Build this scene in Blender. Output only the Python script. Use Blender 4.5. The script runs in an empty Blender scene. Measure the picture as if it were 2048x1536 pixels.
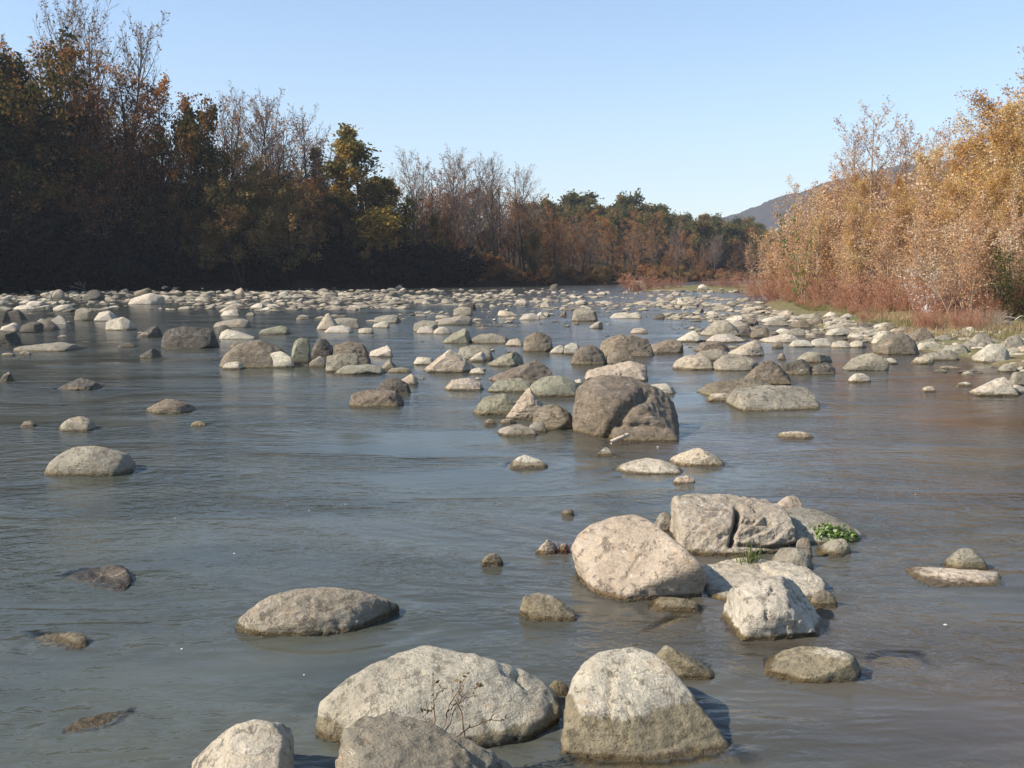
import bpy, bmesh, math, random
import numpy as np
from mathutils import Vector, Matrix, noise as mnoise
from mathutils.bvhtree import BVHTree

random.seed(7)
np.random.seed(7)
scene = bpy.context.scene
col = scene.collection

# ------------------------------------------------------------------ camera
F = 2050.0                       # focal length in photo pixels (photo 2048 x 1536)
CAM_H = 2.2
TH = math.atan2(230.0, F)        # pitch below the horizontal
CT, ST = math.cos(TH), math.sin(TH)
cam_d = bpy.data.cameras.new('camera')
cam = bpy.data.objects.new('camera', cam_d)
col.objects.link(cam)
cam.location = (0, 0, CAM_H)
cam.rotation_euler = (math.pi / 2 - TH, 0, 0)
cam_d.sensor_width = 36.0
cam_d.lens = 36.0 * F / 2048.0
cam_d.clip_start = 0.1
cam_d.clip_end = 8000
scene.camera = cam


def ray(px, py):
    a = (px - 1024.0) / F
    b = (768.0 - py) / F
    return Vector((a, CT + b * ST, -ST + b * CT))


def at_z(px, py, z=0.0):
    """world point on the view ray of a photo pixel at height z"""
    d = ray(px, py)
    t = (z - CAM_H) / d.z
    return Vector((0, 0, CAM_H)) + d * t


def at_y(px, py, y):
    d = ray(px, py)
    return Vector((0, 0, CAM_H)) + d * (y / d.y)


def to_px(v):
    """world (N,3) -> photo pixels"""
    v = np.asarray(v, float)
    dz = v[..., 2] - CAM_H
    fw = v[..., 1] * CT - dz * ST
    up = v[..., 1] * ST + dz * CT
    return 1024 + F * v[..., 0] / fw, 768 - F * up / fw


# ------------------------------------------------------------------ terrain
LY = np.array([-40, 0, 40, 70, 90, 98, 107, 115, 129, 141, 167, 205, 250, 300, 340, 400.])
LX = np.array([-70, -68, -66, -62, -56, -49, -38, -25, -8, 9, 23, 44, 72, 130, 260, 2500.])
RY = np.array([-40, 0, 12, 20, 25.5, 30, 36, 44, 52, 62, 70, 82, 92, 99, 104, 116, 121, 130, 160, 250, 400.])
RX = np.array([12, 11, 10.6, 10.6, 11.3, 10.6, 11.3, 12.0, 13.2, 15.0, 17.5, 21.5, 23.5, 21, 13.2, 13.6, 25, 36, 66, 130, 3000.])


def sstep(a, b, x):
    t = np.clip((x - a) / (b - a), 0, 1)
    return t * t * (3 - 2 * t)


def terr(x, y):
    x = np.asarray(x, float)
    y = np.asarray(y, float)
    dl = (np.interp(y, LY, LX) - x) * 0.8
    dr = (x - np.interp(y, RY, RX)) * 0.8
    zl = 1.8 * (1 - np.exp(-np.maximum(dl, 0) / 3.0)) + 9.5 * sstep(4, 75, dl)
    zr = 0.42 * (1 - np.exp(-np.maximum(dr, 0) / 2.6)) + 0.5 * sstep(5, 30, dr)
    d = np.maximum(dl, dr)
    zb = -0.5 * (1 - np.exp(np.minimum(d, 0) / 1.3)) + 0.0
    return np.where(d > 0, np.where(dl > dr, zl, zr), zb)


def terr1(x, y):
    return float(terr(x, y))


def on_ground(px, py):
    """point where the view ray of a pixel meets the ground / water"""
    z = 0.0
    for _ in range(12):
        p = at_z(px, py, z)
        z = 0.5 * z + 0.5 * max(0.0, terr1(p.x, p.y))
        z = min(z, 1.2)
    return at_z(px, py, z)


# ------------------------------------------------------------------ object helpers
def link(o, parent=None):
    col.objects.link(o)
    if parent is not None:
        o.parent = parent
    return o


def tag(o, label=None, cat=None, group=None, kind=None):
    if label:
        o['label'] = label
    if cat:
        o['category'] = cat
    if group:
        o['group'] = group
    if kind:
        o['kind'] = kind
    return o


def np_mesh(name, v, quads=None, tris=None, mats=(), mat_idx=None, smooth=False, fattr=None):
    """fast mesh from arrays"""
    me = bpy.data.meshes.new(name)
    v = np.ascontiguousarray(v, dtype=np.float32)
    me.vertices.add(len(v))
    me.vertices.foreach_set('co', v.ravel())
    loops, starts, n = [], [], 0
    if quads is not None and len(quads):
        q = np.asarray(quads, dtype=np.int32)
        loops.append(q.ravel())
        starts.append(np.arange(len(q), dtype=np.int32) * 4)
        n = q.size
    if tris is not None and len(tris):
        t = np.asarray(tris, dtype=np.int32)
        loops.append(t.ravel())
        starts.append(n + np.arange(len(t), dtype=np.int32) * 3)
    loops = np.concatenate(loops)
    starts = np.concatenate(starts)
    me.loops.add(len(loops))
    me.loops.foreach_set('vertex_index', loops)
    me.polygons.add(len(starts))
    me.polygons.foreach_set('loop_start', starts)
    for m in mats:
        me.materials.append(m)
    if mat_idx is not None:
        me.polygons.foreach_set('material_index', np.asarray(mat_idx, dtype=np.int32))
    if fattr:
        for k, a in fattr.items():
            at = me.attributes.new(k, 'FLOAT', 'FACE' if len(a) == len(starts) and len(a) != len(v) else 'POINT')
            at.data.foreach_set('value', np.asarray(a, dtype=np.float32))
    me.polygons.foreach_set('use_smooth', np.full(len(starts), smooth, dtype=bool))
    me.update(calc_edges=True)

    return me


# ------------------------------------------------------------------ node helper
class NT:
    def __init__(self, name):
        self.m = bpy.data.materials.new(name)
        self.m.use_nodes = True
        self.t = self.m.node_tree
        self.t.nodes.clear()
        self.out = self.n('ShaderNodeOutputMaterial')

    def n(self, typ, **kw):
        nd = self.t.nodes.new(typ)
        for k, v in kw.items():
            if k.startswith('i_'):
                nd.inputs[k[2:].replace('_', ' ')].default_value = v
            else:
                setattr(nd, k, v)
        return nd

    def l(self, a, b):
        self.t.links.new(a, b)

    def set(self, sock, v):
        if hasattr(v, 'is_output'):
            self.l(v, sock)
        else:
            sock.default_value = v

    def math(self, op, a, b=0.0, clamp=False):
        nd = self.n('ShaderNodeMath', operation=op, use_clamp=clamp)
        self.set(nd.inputs[0], a)
        self.set(nd.inputs[1], b)
        return nd.outputs[0]

    def mix(self, fac, a, b, mode='MIX'):
        nd = self.n('ShaderNodeMix', data_type='RGBA', blend_type=mode)
        self.set(nd.inputs[0], fac)
        for s, v in ((nd.inputs[6], a), (nd.inputs[7], b)):
            if isinstance(v, tuple) and len(v) == 3:
                v = (*v, 1)
            self.set(s, v)
        return nd.outputs[2]

    def ramp(self, fac, *stops):
        nd = self.n('ShaderNodeMapRange', interpolation_type='SMOOTHSTEP')
        self.set(nd.inputs[0], fac)
        for i, s in enumerate(stops):
            nd.inputs[1 + i].default_value = s
        return nd.outputs[0]

    def noise(self, vec, scale, detail=4.0, rough=0.55, dist=0.0):
        nd = self.n('ShaderNodeTexNoise')
        if vec is not None:
            self.l(vec, nd.inputs['Vector'])
        nd.inputs['Scale'].default_value = scale
        nd.inputs['Detail'].default_value = detail
        nd.inputs['Roughness'].default_value = rough
        nd.inputs['Distortion'].default_value = dist
        return nd.outputs[0]

    def scaled(self, vec, sx, sy, sz, rot=(0, 0, 0)):
        nd = self.n('ShaderNodeMapping')
        self.l(vec, nd.inputs[0])
        nd.inputs['Rotation'].default_value = rot
        nd.inputs['Scale'].default_value = (sx, sy, sz)
        return nd.outputs[0]


# ------------------------------------------------------------------ materials
def rock_material(name, from_attr):
    T = NT(name)
    pos = T.n('ShaderNodeNewGeometry').outputs['Position']
    if from_attr:
        tv = T.n('ShaderNodeAttribute', attribute_type='GEOMETRY', attribute_name='tone').outputs['Fac']
        base = T.mix(T.ramp(tv, 0.0, 0.6, 0, 1), (0.15, 0.135, 0.11), (0.355, 0.315, 0.24))
        base = T.mix(T.ramp(tv, 0.75, 1.0, 0, 1), base, (0.45, 0.405, 0.32))
        silt_h = 0.015
        rnd = tv
    else:
        oi = T.n('ShaderNodeObjectInfo')
        base = oi.outputs['Color']
        rnd = oi.outputs['Random']
        silt_h = T.n('ShaderNodeAttribute', attribute_type='OBJECT', attribute_name='silt').outputs['Fac']
    n1 = T.noise(pos, 2.3, 5, 0.6)
    n2 = T.noise(pos, 22.0, 8, 0.68)
    n3 = T.noise(pos, 75.0, 5, 0.65)
    # foliation streaks, turned differently for every rock
    mp = T.n('ShaderNodeMapping')
    T.l(pos, mp.inputs[0])
    mp.inputs['Scale'].default_value = (5, 9, 34)
    cmb = T.n('ShaderNodeCombineXYZ')
    T.set(cmb.inputs[0], T.math('MULTIPLY', rnd, 2.4))
    T.set(cmb.inputs[1], T.math('MULTIPLY', rnd, -1.7))
    T.set(cmb.inputs[2], T.math('MULTIPLY', rnd, 5.1))
    T.l(cmb.outputs[0], mp.inputs['Rotation'])
    n4 = T.noise(mp.outputs[0], 1.0, 5, 0.6, 0.6)
    c = T.mix(T.ramp(n1, 0.3, 0.7, 0, 1), T.mix(1.0, base, (0.78, 0.75, 0.71), 'MULTIPLY'), T.mix(1.0, base, (1.1, 1.08, 1.04), 'MULTIPLY'))
    c = T.mix(T.math('MULTIPLY', T.ramp(n2, 0.3, 0.52, 1, 0), 0.6), c, T.mix(1.0, c, (0.5, 0.48, 0.45), 'MULTIPLY'))
    c = T.mix(T.math('MULTIPLY', T.ramp(n3, 0.3, 0.48, 1, 0), 0.45), c, T.mix(1.0, c, (0.5, 0.48, 0.45), 'MULTIPLY'))
    c = T.mix(T.math('MULTIPLY', T.ramp(n4, 0.47, 0.62, 0, 1), T.math('ADD', 0.15, T.math('MULTIPLY', T.math('FRACT', T.math('MULTIPLY', rnd, 3.7)), 0.6))), c, T.mix(1.0, c, (1.3, 1.27, 1.22), 'MULTIPLY'))
    # ochre patches and dark lichen spots
    n5 = T.noise(T.scaled(pos, 1, 1, 1.6), 3.6, 4, 0.65, 0.3)
    c = T.mix(T.math('MULTIPLY', T.ramp(n5, 0.55, 0.7, 0, 1), T.math('MULTIPLY', T.math('FRACT', T.math('MULTIPLY', rnd, 11.9)), 0.7)), c, (0.38, 0.265, 0.16))
    n6 = T.noise(T.scaled(pos, 1.3, 1.0, 1.0), 9.0, 7, 0.75)
    c = T.mix(T.math('MULTIPLY', T.ramp(n6, 0.55, 0.63, 0, 1), T.math('ADD', 0.12, T.math('MULTIPLY', T.math('FRACT', T.math('MULTIPLY', rnd, 7.3)), 0.62))), c, T.mix(1.0, c, (0.40, 0.39, 0.37), 'MULTIPLY'))
    n7 = T.noise(mp.outputs[0], 0.35, 3, 0.5, 1.2)
    vein = T.math('MULTIPLY', T.math('SUBTRACT', 1.0, T.ramp(T.math('ABSOLUTE', T.math('SUBTRACT', n7, 0.5)), 0.0, 0.012, 0, 1)), T.ramp(n5, 0.45, 0.6, 0, 0.5))
    c = T.mix(vein, c, (0.62, 0.59, 0.53))
    # thin crack lines
    vo = T.n('ShaderNodeTexVoronoi', feature='DISTANCE_TO_EDGE')
    wob = T.n('ShaderNodeVectorMath', operation='ADD')
    nv = T.n('ShaderNodeTexNoise')
    T.l(pos, nv.inputs['Vector'])
    nv.inputs['Scale'].default_value = 3.0
    sc = T.n('ShaderNodeVectorMath', operation='SCALE')
    T.l(nv.outputs['Color'], sc.inputs[0])
    sc.inputs['Scale'].default_value = 0.55
    T.l(pos, wob.inputs[0])
    T.l(sc.outputs[0], wob.inputs[1])
    T.l(wob.outputs[0], vo.inputs['Vector'])
    vo.inputs['Scale'].default_value = 2.6
    crack = T.math('MULTIPLY', T.ramp(vo.outputs['Distance'], 0.0, 0.016, 1, 0), T.ramp(n1, 0.52, 0.66, 0, 1))
    c = T.mix(T.math('MULTIPLY', crack, 0.35), c, T.mix(1.0, c, (0.3, 0.28, 0.25), 'MULTIPLY'))
    # river silt dried on the lower flanks, the wet line, and mud under the surface
    sep = T.n('ShaderNodeSeparateXYZ')
    T.l(pos, sep.inputs[0])
    z = sep.outputs[2]
    zz = T.math('ADD', z, T.math('MULTIPLY', T.math('SUBTRACT', n1, 0.5), 0.10))
    zz = T.math('ADD', zz, T.math('MULTIPLY', T.math('SUBTRACT', n2, 0.5), 0.05))
    zd = T.math('SUBTRACT', zz, silt_h)
    silt = T.ramp(zd, -0.006, 0.012, 1, 0)
    siltc = T.mix(T.ramp(n2, 0.3, 0.7, 0, 1), (0.13, 0.105, 0.06), (0.25, 0.205, 0.12))
    c = T.mix(T.math('MULTIPLY', silt, 0.85), c, siltc)
    zw = T.math('ADD', z, T.math('MULTIPLY', T.math('SUBTRACT', n2, 0.5), 0.03))
    wet = T.math('MULTIPLY', T.ramp(zw, 0.018, 0.038, 1, 0), T.ramp(z, -0.03, -0.006, 0, 1))
    c = T.mix(wet, c, T.mix(1.0, c, (0.45, 0.38, 0.27), 'MULTIPLY'))
    deep = T.ramp(z, -0.25, -0.01, 1, 0)
    c = T.mix(T.math('MULTIPLY', T.ramp(z, -0.02, 0.0, 1, 0), 0.5), c, (0.25, 0.19, 0.11))
    c = T.mix(deep, c, (0.12, 0.105, 0.07))
    b = T.n('ShaderNodeBsdfPrincipled')
    T.l(c, b.inputs['Base Color'])
    T.set(b.inputs['Roughness'], T.ramp(wet, 0.0, 1.0, 0.88, 0.3))
    b.inputs['Specular IOR Level'].default_value = 0.3
    h = T.math('ADD', T.math('MULTIPLY', n2, 0.7), T.math('MULTIPLY', n3, 0.3))
    h = T.math('ADD', h, T.math('MULTIPLY', n4, 0.6))
    h = T.math('SUBTRACT', h, T.math('MULTIPLY', T.ramp(n6, 0.55, 0.63, 0, 1), 0.3))
    h = T.math('SUBTRACT', h, T.math('MULTIPLY', crack, 0.25))
    bp = T.n('ShaderNodeBump')
    bp.inputs['Strength'].default_value = 0.9
    bp.inputs['Distance'].default_value = 0.045
    T.l(h, bp.inputs['Height'])
    T.l(bp.outputs[0], b.inputs['Normal'])
    T.l(b.outputs[0], T.out.inputs[0])
    return T.m


def leaf_material(name, stops, trans=0.35, tintamt=1.0):
    """stops: colours across the per-leaf tint, varied a little from plant to plant"""
    T = NT(name)
    at = T.n('ShaderNodeAttribute', attribute_type='GEOMETRY', attribute_name='tint').outputs['Fac']
    oi = T.n('ShaderNodeObjectInfo')
    f = T.math('ADD', at, T.math('MULTIPLY', T.math('SUBTRACT', oi.outputs['Random'], 0.5), 0.3), clamp=True)
    cr = T.n('ShaderNodeValToRGB')
    T.l(f, cr.inputs[0])
    e = cr.color_ramp.elements
    while len(e) < len(stops):
        e.new(0.5)
    for i, s in enumerate(stops):
        e[i].position = i / (len(stops) - 1)
        e[i].color = (*s, 1)
    d = T.n('ShaderNodeBsdfDiffuse')
    T.l(cr.outputs[0], d.inputs[0])
    tr = T.n('ShaderNodeBsdfTranslucent')
    T.l(cr.outputs[0], tr.inputs[0])
    mx = T.n('ShaderNodeMixShader')
    mx.inputs[0].default_value = trans
    T.l(d.outputs[0], mx.inputs[1])
    T.l(tr.outputs[0], mx.inputs[2])
    T.l(mx.outputs[0], T.out.inputs[0])
    return T.m


def bark_material(name, c1, c2, scale=9.0):
    T = NT(name)
    pos = T.n('ShaderNodeNewGeometry').outputs['Position']
    n = T.noise(T.scaled(pos, 1, 1, 0.25), scale, 5, 0.65)
    c = T.mix(T.ramp(n, 0.35, 0.65, 0, 1), c1, c2)
    b = T.n('ShaderNodeBsdfDiffuse')
    T.l(c, b.inputs[0])
    bp = T.n('ShaderNodeBump')
    bp.inputs['Strength'].default_value = 0.5
    bp.inputs['Distance'].default_value = 0.03
    T.l(n, bp.inputs['Height'])
    T.l(bp.outputs[0], b.inputs['Normal'])
    T.l(b.outputs[0], T.out.inputs[0])
    return T.m


M_rock = rock_material('river_rock', False)
M_rocks = rock_material('river_rock_scatter', True)

# ground: gravelly mud below the water, leaf litter and soil on the banks
T = NT('bank_soil')
pos = T.n('ShaderNodeNewGeometry').outputs['Position']
n1 = T.noise(pos, 0.35, 5, 0.6)
n2 = T.noise(pos, 5.0, 7, 0.7)
n3 = T.noise(pos, 28.0, 3, 0.7)
sep = T.n('ShaderNodeSeparateXYZ')
T.l(pos, sep.inputs[0])
c = T.mix(T.ramp(n2, 0.35, 0.65, 0, 1), (0.10, 0.085, 0.045), (0.22, 0.18, 0.10))
c = T.mix(T.math('MULTIPLY', T.ramp(n1, 0.42, 0.62, 0, 1), 0.6), c, (0.11, 0.125, 0.05))
c = T.mix(T.math('MULTIPLY', T.ramp(n3, 0.55, 0.7, 0, 1), 0.5), c, (0.33, 0.29, 0.22))
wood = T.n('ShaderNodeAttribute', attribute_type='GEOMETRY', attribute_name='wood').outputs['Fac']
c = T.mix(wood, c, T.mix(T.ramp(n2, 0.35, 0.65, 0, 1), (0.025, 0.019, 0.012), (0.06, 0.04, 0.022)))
c = T.mix(T.ramp(sep.outputs[2], -0.25, -0.01, 1, 0), c, (0.10, 0.095, 0.07))
b = T.n('ShaderNodeBsdfDiffuse')
T.l(c, b.inputs[0])
bp = T.n('ShaderNodeBump')
bp.inputs['Strength'].default_value = 0.55
bp.inputs['Distance'].default_value = 0.035
T.l(n2, bp.inputs['Height'])
T.l(bp.outputs[0], b.inputs['Normal'])
T.l(b.outputs[0], T.out.inputs[0])
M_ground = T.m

# water: murky glacial-grey silt, clearer where it is only a film over a rock, with a mirror surface
T = NT('river_water')
pos = T.n('ShaderNodeNewGeometry').outputs['Position']
clear = T.n('ShaderNodeAttribute', attribute_type='GEOMETRY', attribute_name='clear').outputs['Fac']
nb = T.noise(T.scaled(pos, 0.35, 0.8, 1, (0, 0, 0.3)), 1.0, 5, 0.6, 0.8)
nm = T.noise(T.scaled(pos, 0.16, 0.22, 1), 1.0, 3, 0.5)
sx = T.n('ShaderNodeSeparateXYZ')
T.l(pos, sx.inputs[0])
body = T.mix(T.ramp(nb, 0.35, 0.65, 0, 1), (0.047, 0.053, 0.041), (0.078, 0.084, 0.066))
silty = T.math('MULTIPLY', T.ramp(nm, 0.38, 0.6, 0.25, 1), T.ramp(sx.outputs[0], -1.0, 3.0, 0.15, 1))
body = T.mix(silty, body, T.mix(T.ramp(nb, 0.35, 0.65, 0, 1), (0.066, 0.053, 0.041), (0.094, 0.078, 0.063)))
w1 = T.noise(T.scaled(pos, 0.7, 1.0, 1, (0, 0, 0.35)), 7.0, 3, 0.55, 0.4)
w2 = T.noise(T.scaled(pos, 0.6, 1.0, 1, (0, 0, -0.4)), 21.0, 2, 0.5, 0.2)
hh = T.math('ADD', w1, T.math('MULTIPLY', w2, 0.2))
nr = T.noise(T.scaled(pos, 0.22, 0.6, 1, (0, 0, -0.25)), 1.0, 4, 0.6, 1.0)
hh = T.math('MULTIPLY', hh, T.ramp(nr, 0.36, 0.64, 0.15, 1.6))
bp = T.n('ShaderNodeBump')
bp.inputs['Strength'].default_value = 0.55
bp.inputs['Distance'].default_value = 0.035
T.l(hh, bp.inputs['Height'])
d = T.n('ShaderNodeBsdfDiffuse')
T.l(body, d.inputs[0])
tr = T.n('ShaderNodeBsdfTransparent')
tr.inputs[0].default_value = (0.9, 0.86, 0.74, 1)
m1 = T.n('ShaderNodeMixShader')
T.l(clear, m1.inputs[0])
T.l(d.outputs[0], m1.inputs[1])
T.l(tr.outputs[0], m1.inputs[2])
g = T.n('ShaderNodeBsdfGlossy')
g.inputs['Roughness'].default_value = 0.13
T.l(bp.outputs[0], g.inputs['Normal'])
fr = T.n('ShaderNodeFresnel')
fr.inputs['IOR'].default_value = 1.33
T.l(bp.outputs[0], fr.inputs['Normal'])
m2 = T.n('ShaderNodeMixShader')
bf = T.n('ShaderNodeNewGeometry').outputs['Backfacing']
T.l(T.math('MULTIPLY', fr.outputs[0], T.math('SUBTRACT', 1.0, bf)), m2.inputs[0])
T.l(m1.outputs[0], m2.inputs[1])
T.l(g.outputs[0], m2.inputs[2])
T.l(m2.outputs[0], T.out.inputs[0])
M_water = T.m

# ------------------------------------------------------------------ ground sheet and hill
def grid_mesh(name, X, Y, Z, mats, smooth=True, fattr=None):
    ny, nx = X.shape
    idx = np.arange(ny * nx).reshape(ny, nx)
    q = np.stack([idx[:-1, :-1], idx[:-1, 1:], idx[1:, 1:], idx[1:, :-1]], -1).reshape(-1, 4)
    return np_mesh(name, np.stack([X, Y, Z], -1).reshape(-1, 3), quads=q, mats=mats, smooth=smooth, fattr=fattr)


gx = np.concatenate([np.linspace(-2600, -160, 30), np.linspace(-150, -72, 30), np.linspace(-70, 70, 281), np.linspace(72, 200, 60), np.linspace(215, 2600, 30)])
gy = np.concatenate([np.linspace(-300, -12, 14), np.linspace(-10, 150, 321), np.linspace(152, 420, 100), np.linspace(440, 3000, 30)])
GX, GY = np.meshgrid(gx, gy)
GZ = terr(GX, GY)
rough = np.array([mnoise.noise((x * 0.5, y * 0.5, 3.1)) * 0.09 + mnoise.noise((x * 1.7, y * 1.7, 9.0)) * 0.03 for x, y in zip(GX.ravel(), GY.ravel())]).reshape(GX.shape)
GZ = GZ + rough * sstep(0.05, 0.5, GZ)
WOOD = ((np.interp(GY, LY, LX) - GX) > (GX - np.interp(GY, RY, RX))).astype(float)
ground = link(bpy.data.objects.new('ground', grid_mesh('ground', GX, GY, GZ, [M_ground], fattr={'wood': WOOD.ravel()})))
tag(ground, kind='structure')

T = NT('hill_woods')
pos = T.n('ShaderNodeNewGeometry').outputs['Position']
n1 = T.noise(pos, 0.006, 5, 0.6)
n2 = T.noise(pos, 0.09, 5, 0.7)
c = T.mix(T.ramp(n1, 0.4, 0.6, 0, 1), (0.028, 0.022, 0.018), (0.021, 0.025, 0.018))
c = T.mix(T.math('MULTIPLY', T.ramp(n2, 0.4, 0.65, 0, 1), 0.7), c, (0.046, 0.032, 0.023))
d = T.n('ShaderNodeBsdfDiffuse')
T.l(c, d.inputs[0])
T.l(d.outputs[0], T.out.inputs[0])
hx = np.linspace(60, 1500, 260)
hy = np.linspace(1250, 2300, 150)
HX, HY = np.meshgrid(hx, hy)
prof = np.interp(HX * 1600 / HY, [60, 137, 293, 325, 371, 418, 480, 540, 605, 722, 900, 1200], [4, 22, 66, 82, 98, 114, 135, 150, 163, 172, 160, 120])
HZ = prof * sstep(1250, 1600, HY) * (1 - 0.35 * sstep(1700, 2300, HY))
HZ = HZ + np.array([mnoise.noise((x * .03, y * .03, 1.)) * 5 + mnoise.noise((x * .09, y * .09, 5.)) * 3.5 for x, y in zip(HX.ravel(), HY.ravel())]).reshape(HX.shape) * sstep(0, 30, HZ) - 3
hill = link(bpy.data.objects.new('hill', grid_mesh('hill', HX, HY, HZ, [T.m], smooth=False)))
tag(hill, kind='structure')
# ------------------------------------------------------------------ rocks
_ico = {}


def ico(sub):
    if sub not in _ico:
        bm = bmesh.new()
        bmesh.ops.create_icosphere(bm, subdivisions=sub, radius=1.0)
        v = np.array([x.co[:] for x in bm.verts])
        f = np.array([[x.index for x in fc.verts] for fc in bm.faces])
        bm.free()
        _ico[sub] = (v / np.linalg.norm(v, axis=1)[:, None], f)
    return _ico[sub]


def hull_planes(q):
    bm = bmesh.new()
    for p in q:
        bm.verts.new(p)
    bmesh.ops.convex_hull(bm, input=bm.verts)
    bm.normal_update()
    n = np.array([f.normal[:] for f in bm.faces if f.calc_area() > 1e-7])
    o = np.array([f.verts[0].co[:] for f in bm.faces if f.calc_area() > 1e-7])
    bm.free()
    d = (n * o).sum(1)
    neg = d < 0
    n[neg] *= -1
    d[neg] *= -1
    keep, kn, kd = [], [], []
    for i in range(len(n)):
        if d[i] < 1e-4:
            continue
        if any(np.dot(n[i], a) > 0.995 and abs(d[i] - b_) < 0.03 for a, b_ in zip(kn, kd)):
            continue
        kn.append(n[i])
        kd.append(d[i])
    return np.array(kn), np.array(kd)


def rock_shape(pts, seed, sub, p=16.0, rough=0.03, ncut=3, lump=0.05, cracks=()):
    """star-shaped rounded hull of world points, with chipped facets and weathering; returns verts (world), faces"""
    R = random.Random(seed)
    pts = np.asarray(pts, float)
    lo, hi = pts.min(0), pts.max(0)
    c = (lo + hi) / 2
    c = 0.5 * c + 0.5 * pts.mean(0)
    s = np.maximum((hi - lo) / 2, 1e-3)
    q = (pts - c) / s
    n, d = hull_planes(q)
    for _ in range(ncut):
        nn = np.array([R.gauss(0, 1), R.gauss(-0.2, 1), R.gauss(0.25, 0.8)])
        nn /= np.linalg.norm(nn)
        n = np.vstack([n, nn])
        d = np.append(d, (q @ nn).max() * R.uniform(0.74, 0.97))
    for _ in range(min(3, ncut // 4)):
        az = R.uniform(0, 6.28)
        nn = np.array([math.cos(az), math.sin(az), R.uniform(.1, 1.1)])
        nn /= np.linalg.norm(nn)
        n = np.vstack([n, nn])
        d = np.append(d, (q @ nn).max() * R.uniform(0.62, 0.82))
    dirs, faces = ico(sub)
    v = np.maximum(dirs @ n.T / d[None, :], 0)
    r = 1.03 * (v ** p).sum(1) ** (-1.0 / p)
    P = dirs * r[:, None] * s + c
    plo, phi = P.min(0), P.max(0)
    P = lo + (P - plo) / (phi - plo) * (hi - lo)
    size = float(np.prod(s) ** (1 / 3.0))
    off = Vector((R.uniform(-50, 50), R.uniform(-50, 50), R.uniform(-50, 50)))
    ax = Vector((R.uniform(-1, 1), R.uniform(-1, 1), 1.0)).normalized()
    disp = np.empty(len(P))
    k1, k2 = 1.1 / size, 3.2 / size
    deep = sub >= 5
    for i, (x, y, z) in enumerate(P):
        w = Vector((x, y, z))
        a = lump * mnoise.noise(w * k1 + off)
        b = 0.5 * rough * (1.0 - 2.0 * abs(mnoise.noise(w * k2 + off)))
        # bedding layers: ledges across one direction
        if deep:
            t = w.dot(ax) / size * 5.0 + 1.3 * mnoise.noise(w * k1 * 1.3 - off)
            g_ = t % 1.0
            b += rough * 1.1 * ((g_ / .8 if g_ < .8 else (1 - g_) / .2) - .5) * min(1.0, max(0.0, .5 + 1.6 * mnoise.noise(w * k1 * 1.1 + off * 2)))
            b += rough * 0.8 * mnoise.fractal(w * (6.0 / size) + off, 0.8, 2.1, 5)
        disp[i] = a + b
    dn = dirs / s
    dn /= np.linalg.norm(dn, axis=1)[:, None]
    P = P + dn * (disp * size)[:, None]
    for line, wpx, depth in cracks:
        X, Y = to_px(P)
        best = np.full(len(P), 1e9)
        for (x0, y0), (x1, y1) in zip(line[:-1], line[1:]):
            ux, uy = x1 - x0, y1 - y0
            t = np.clip(((X - x0) * ux + (Y - y0) * uy) / (ux * ux + uy * uy), 0, 1)
            wob = 1.3 * np.sin(Y * 0.19) + 0.8 * np.sin(X * 0.27 + 1.0)
            best = np.minimum(best, np.hypot(X - x0 - t * ux + wob, Y - y0 - t * uy))
        face_cam = ((P - np.array([0, 0, CAM_H])) * dn).sum(1) < 0
        g = np.exp(-(best / wpx) ** 2) * face_cam
        P = P - dn * (g * depth)[:, None]
    return P, faces


TONES = {
    'pale': (0.475, 0.430, 0.345), 'warm': (0.440, 0.370, 0.280), 'grey': (0.279, 0.251, 0.195), 'green': (0.246, 0.237, 0.172),
    'brown': (0.186, 0.153, 0.112), 'dark': (0.102, 0.091, 0.074), 'white': (0.521, 0.474, 0.381),
}
near_bvh_v, near_bvh_f, near_cnt = [], [], 0
placed = []           # (px0, py0, px1, py1, x, y, radius) of every stone so far
stones = []           # records for the labels


def add_rock(name, pts, seed, sub, tone, label, cat, silt=0.02, p=16.0, rough=0.03, ncut=3, lump=0.05, cracks=(), group=None, jitter=0.06):
    global near_cnt
    R = random.Random(seed * 31 + 5)
    P, f = rock_shape(pts, seed, sub, p, rough, ncut, lump, cracks)
    vis = P[P[:, 2] > -0.02] if (P[:, 2] > -0.02).any() else P
    cx, cy = vis[:, 0].mean(), vis[:, 1].mean()
    cz = 0.0
    me = np_mesh(name, P - np.array([cx, cy, cz]), tris=f, mats=[M_rock], smooth=True)
    if sub <= 5 and p > 60:
        me.set_sharp_from_angle(angle=math.radians(24))
    o = link(bpy.data.objects.new(name, me))
    o.location = (cx, cy, cz)
    t = TONES[tone]
    m = R.uniform(1 - jitter, 1 + jitter)
    o.color = (t[0] * m * R.uniform(.97, 1.03), t[1] * m, t[2] * m * R.uniform(.97, 1.03), 1)
    o['silt'] = float(silt)
    tag(o, label, cat, group)
    X, Y = to_px(vis)
    rad = 0.5 * (vis[:, 0].max() - vis[:, 0].min())
    placed.append((X.min(), Y.min(), X.max(), Y.max(), cx, cy, rad))
    if cy < 30:
        lo_p, lo_f = rock_shape(pts, seed, 4, p, rough, ncut, lump)
        near_bvh_v.append(lo_p)
        near_bvh_f.append(lo_f + near_cnt)
        near_cnt += len(lo_p)
    return o


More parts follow.
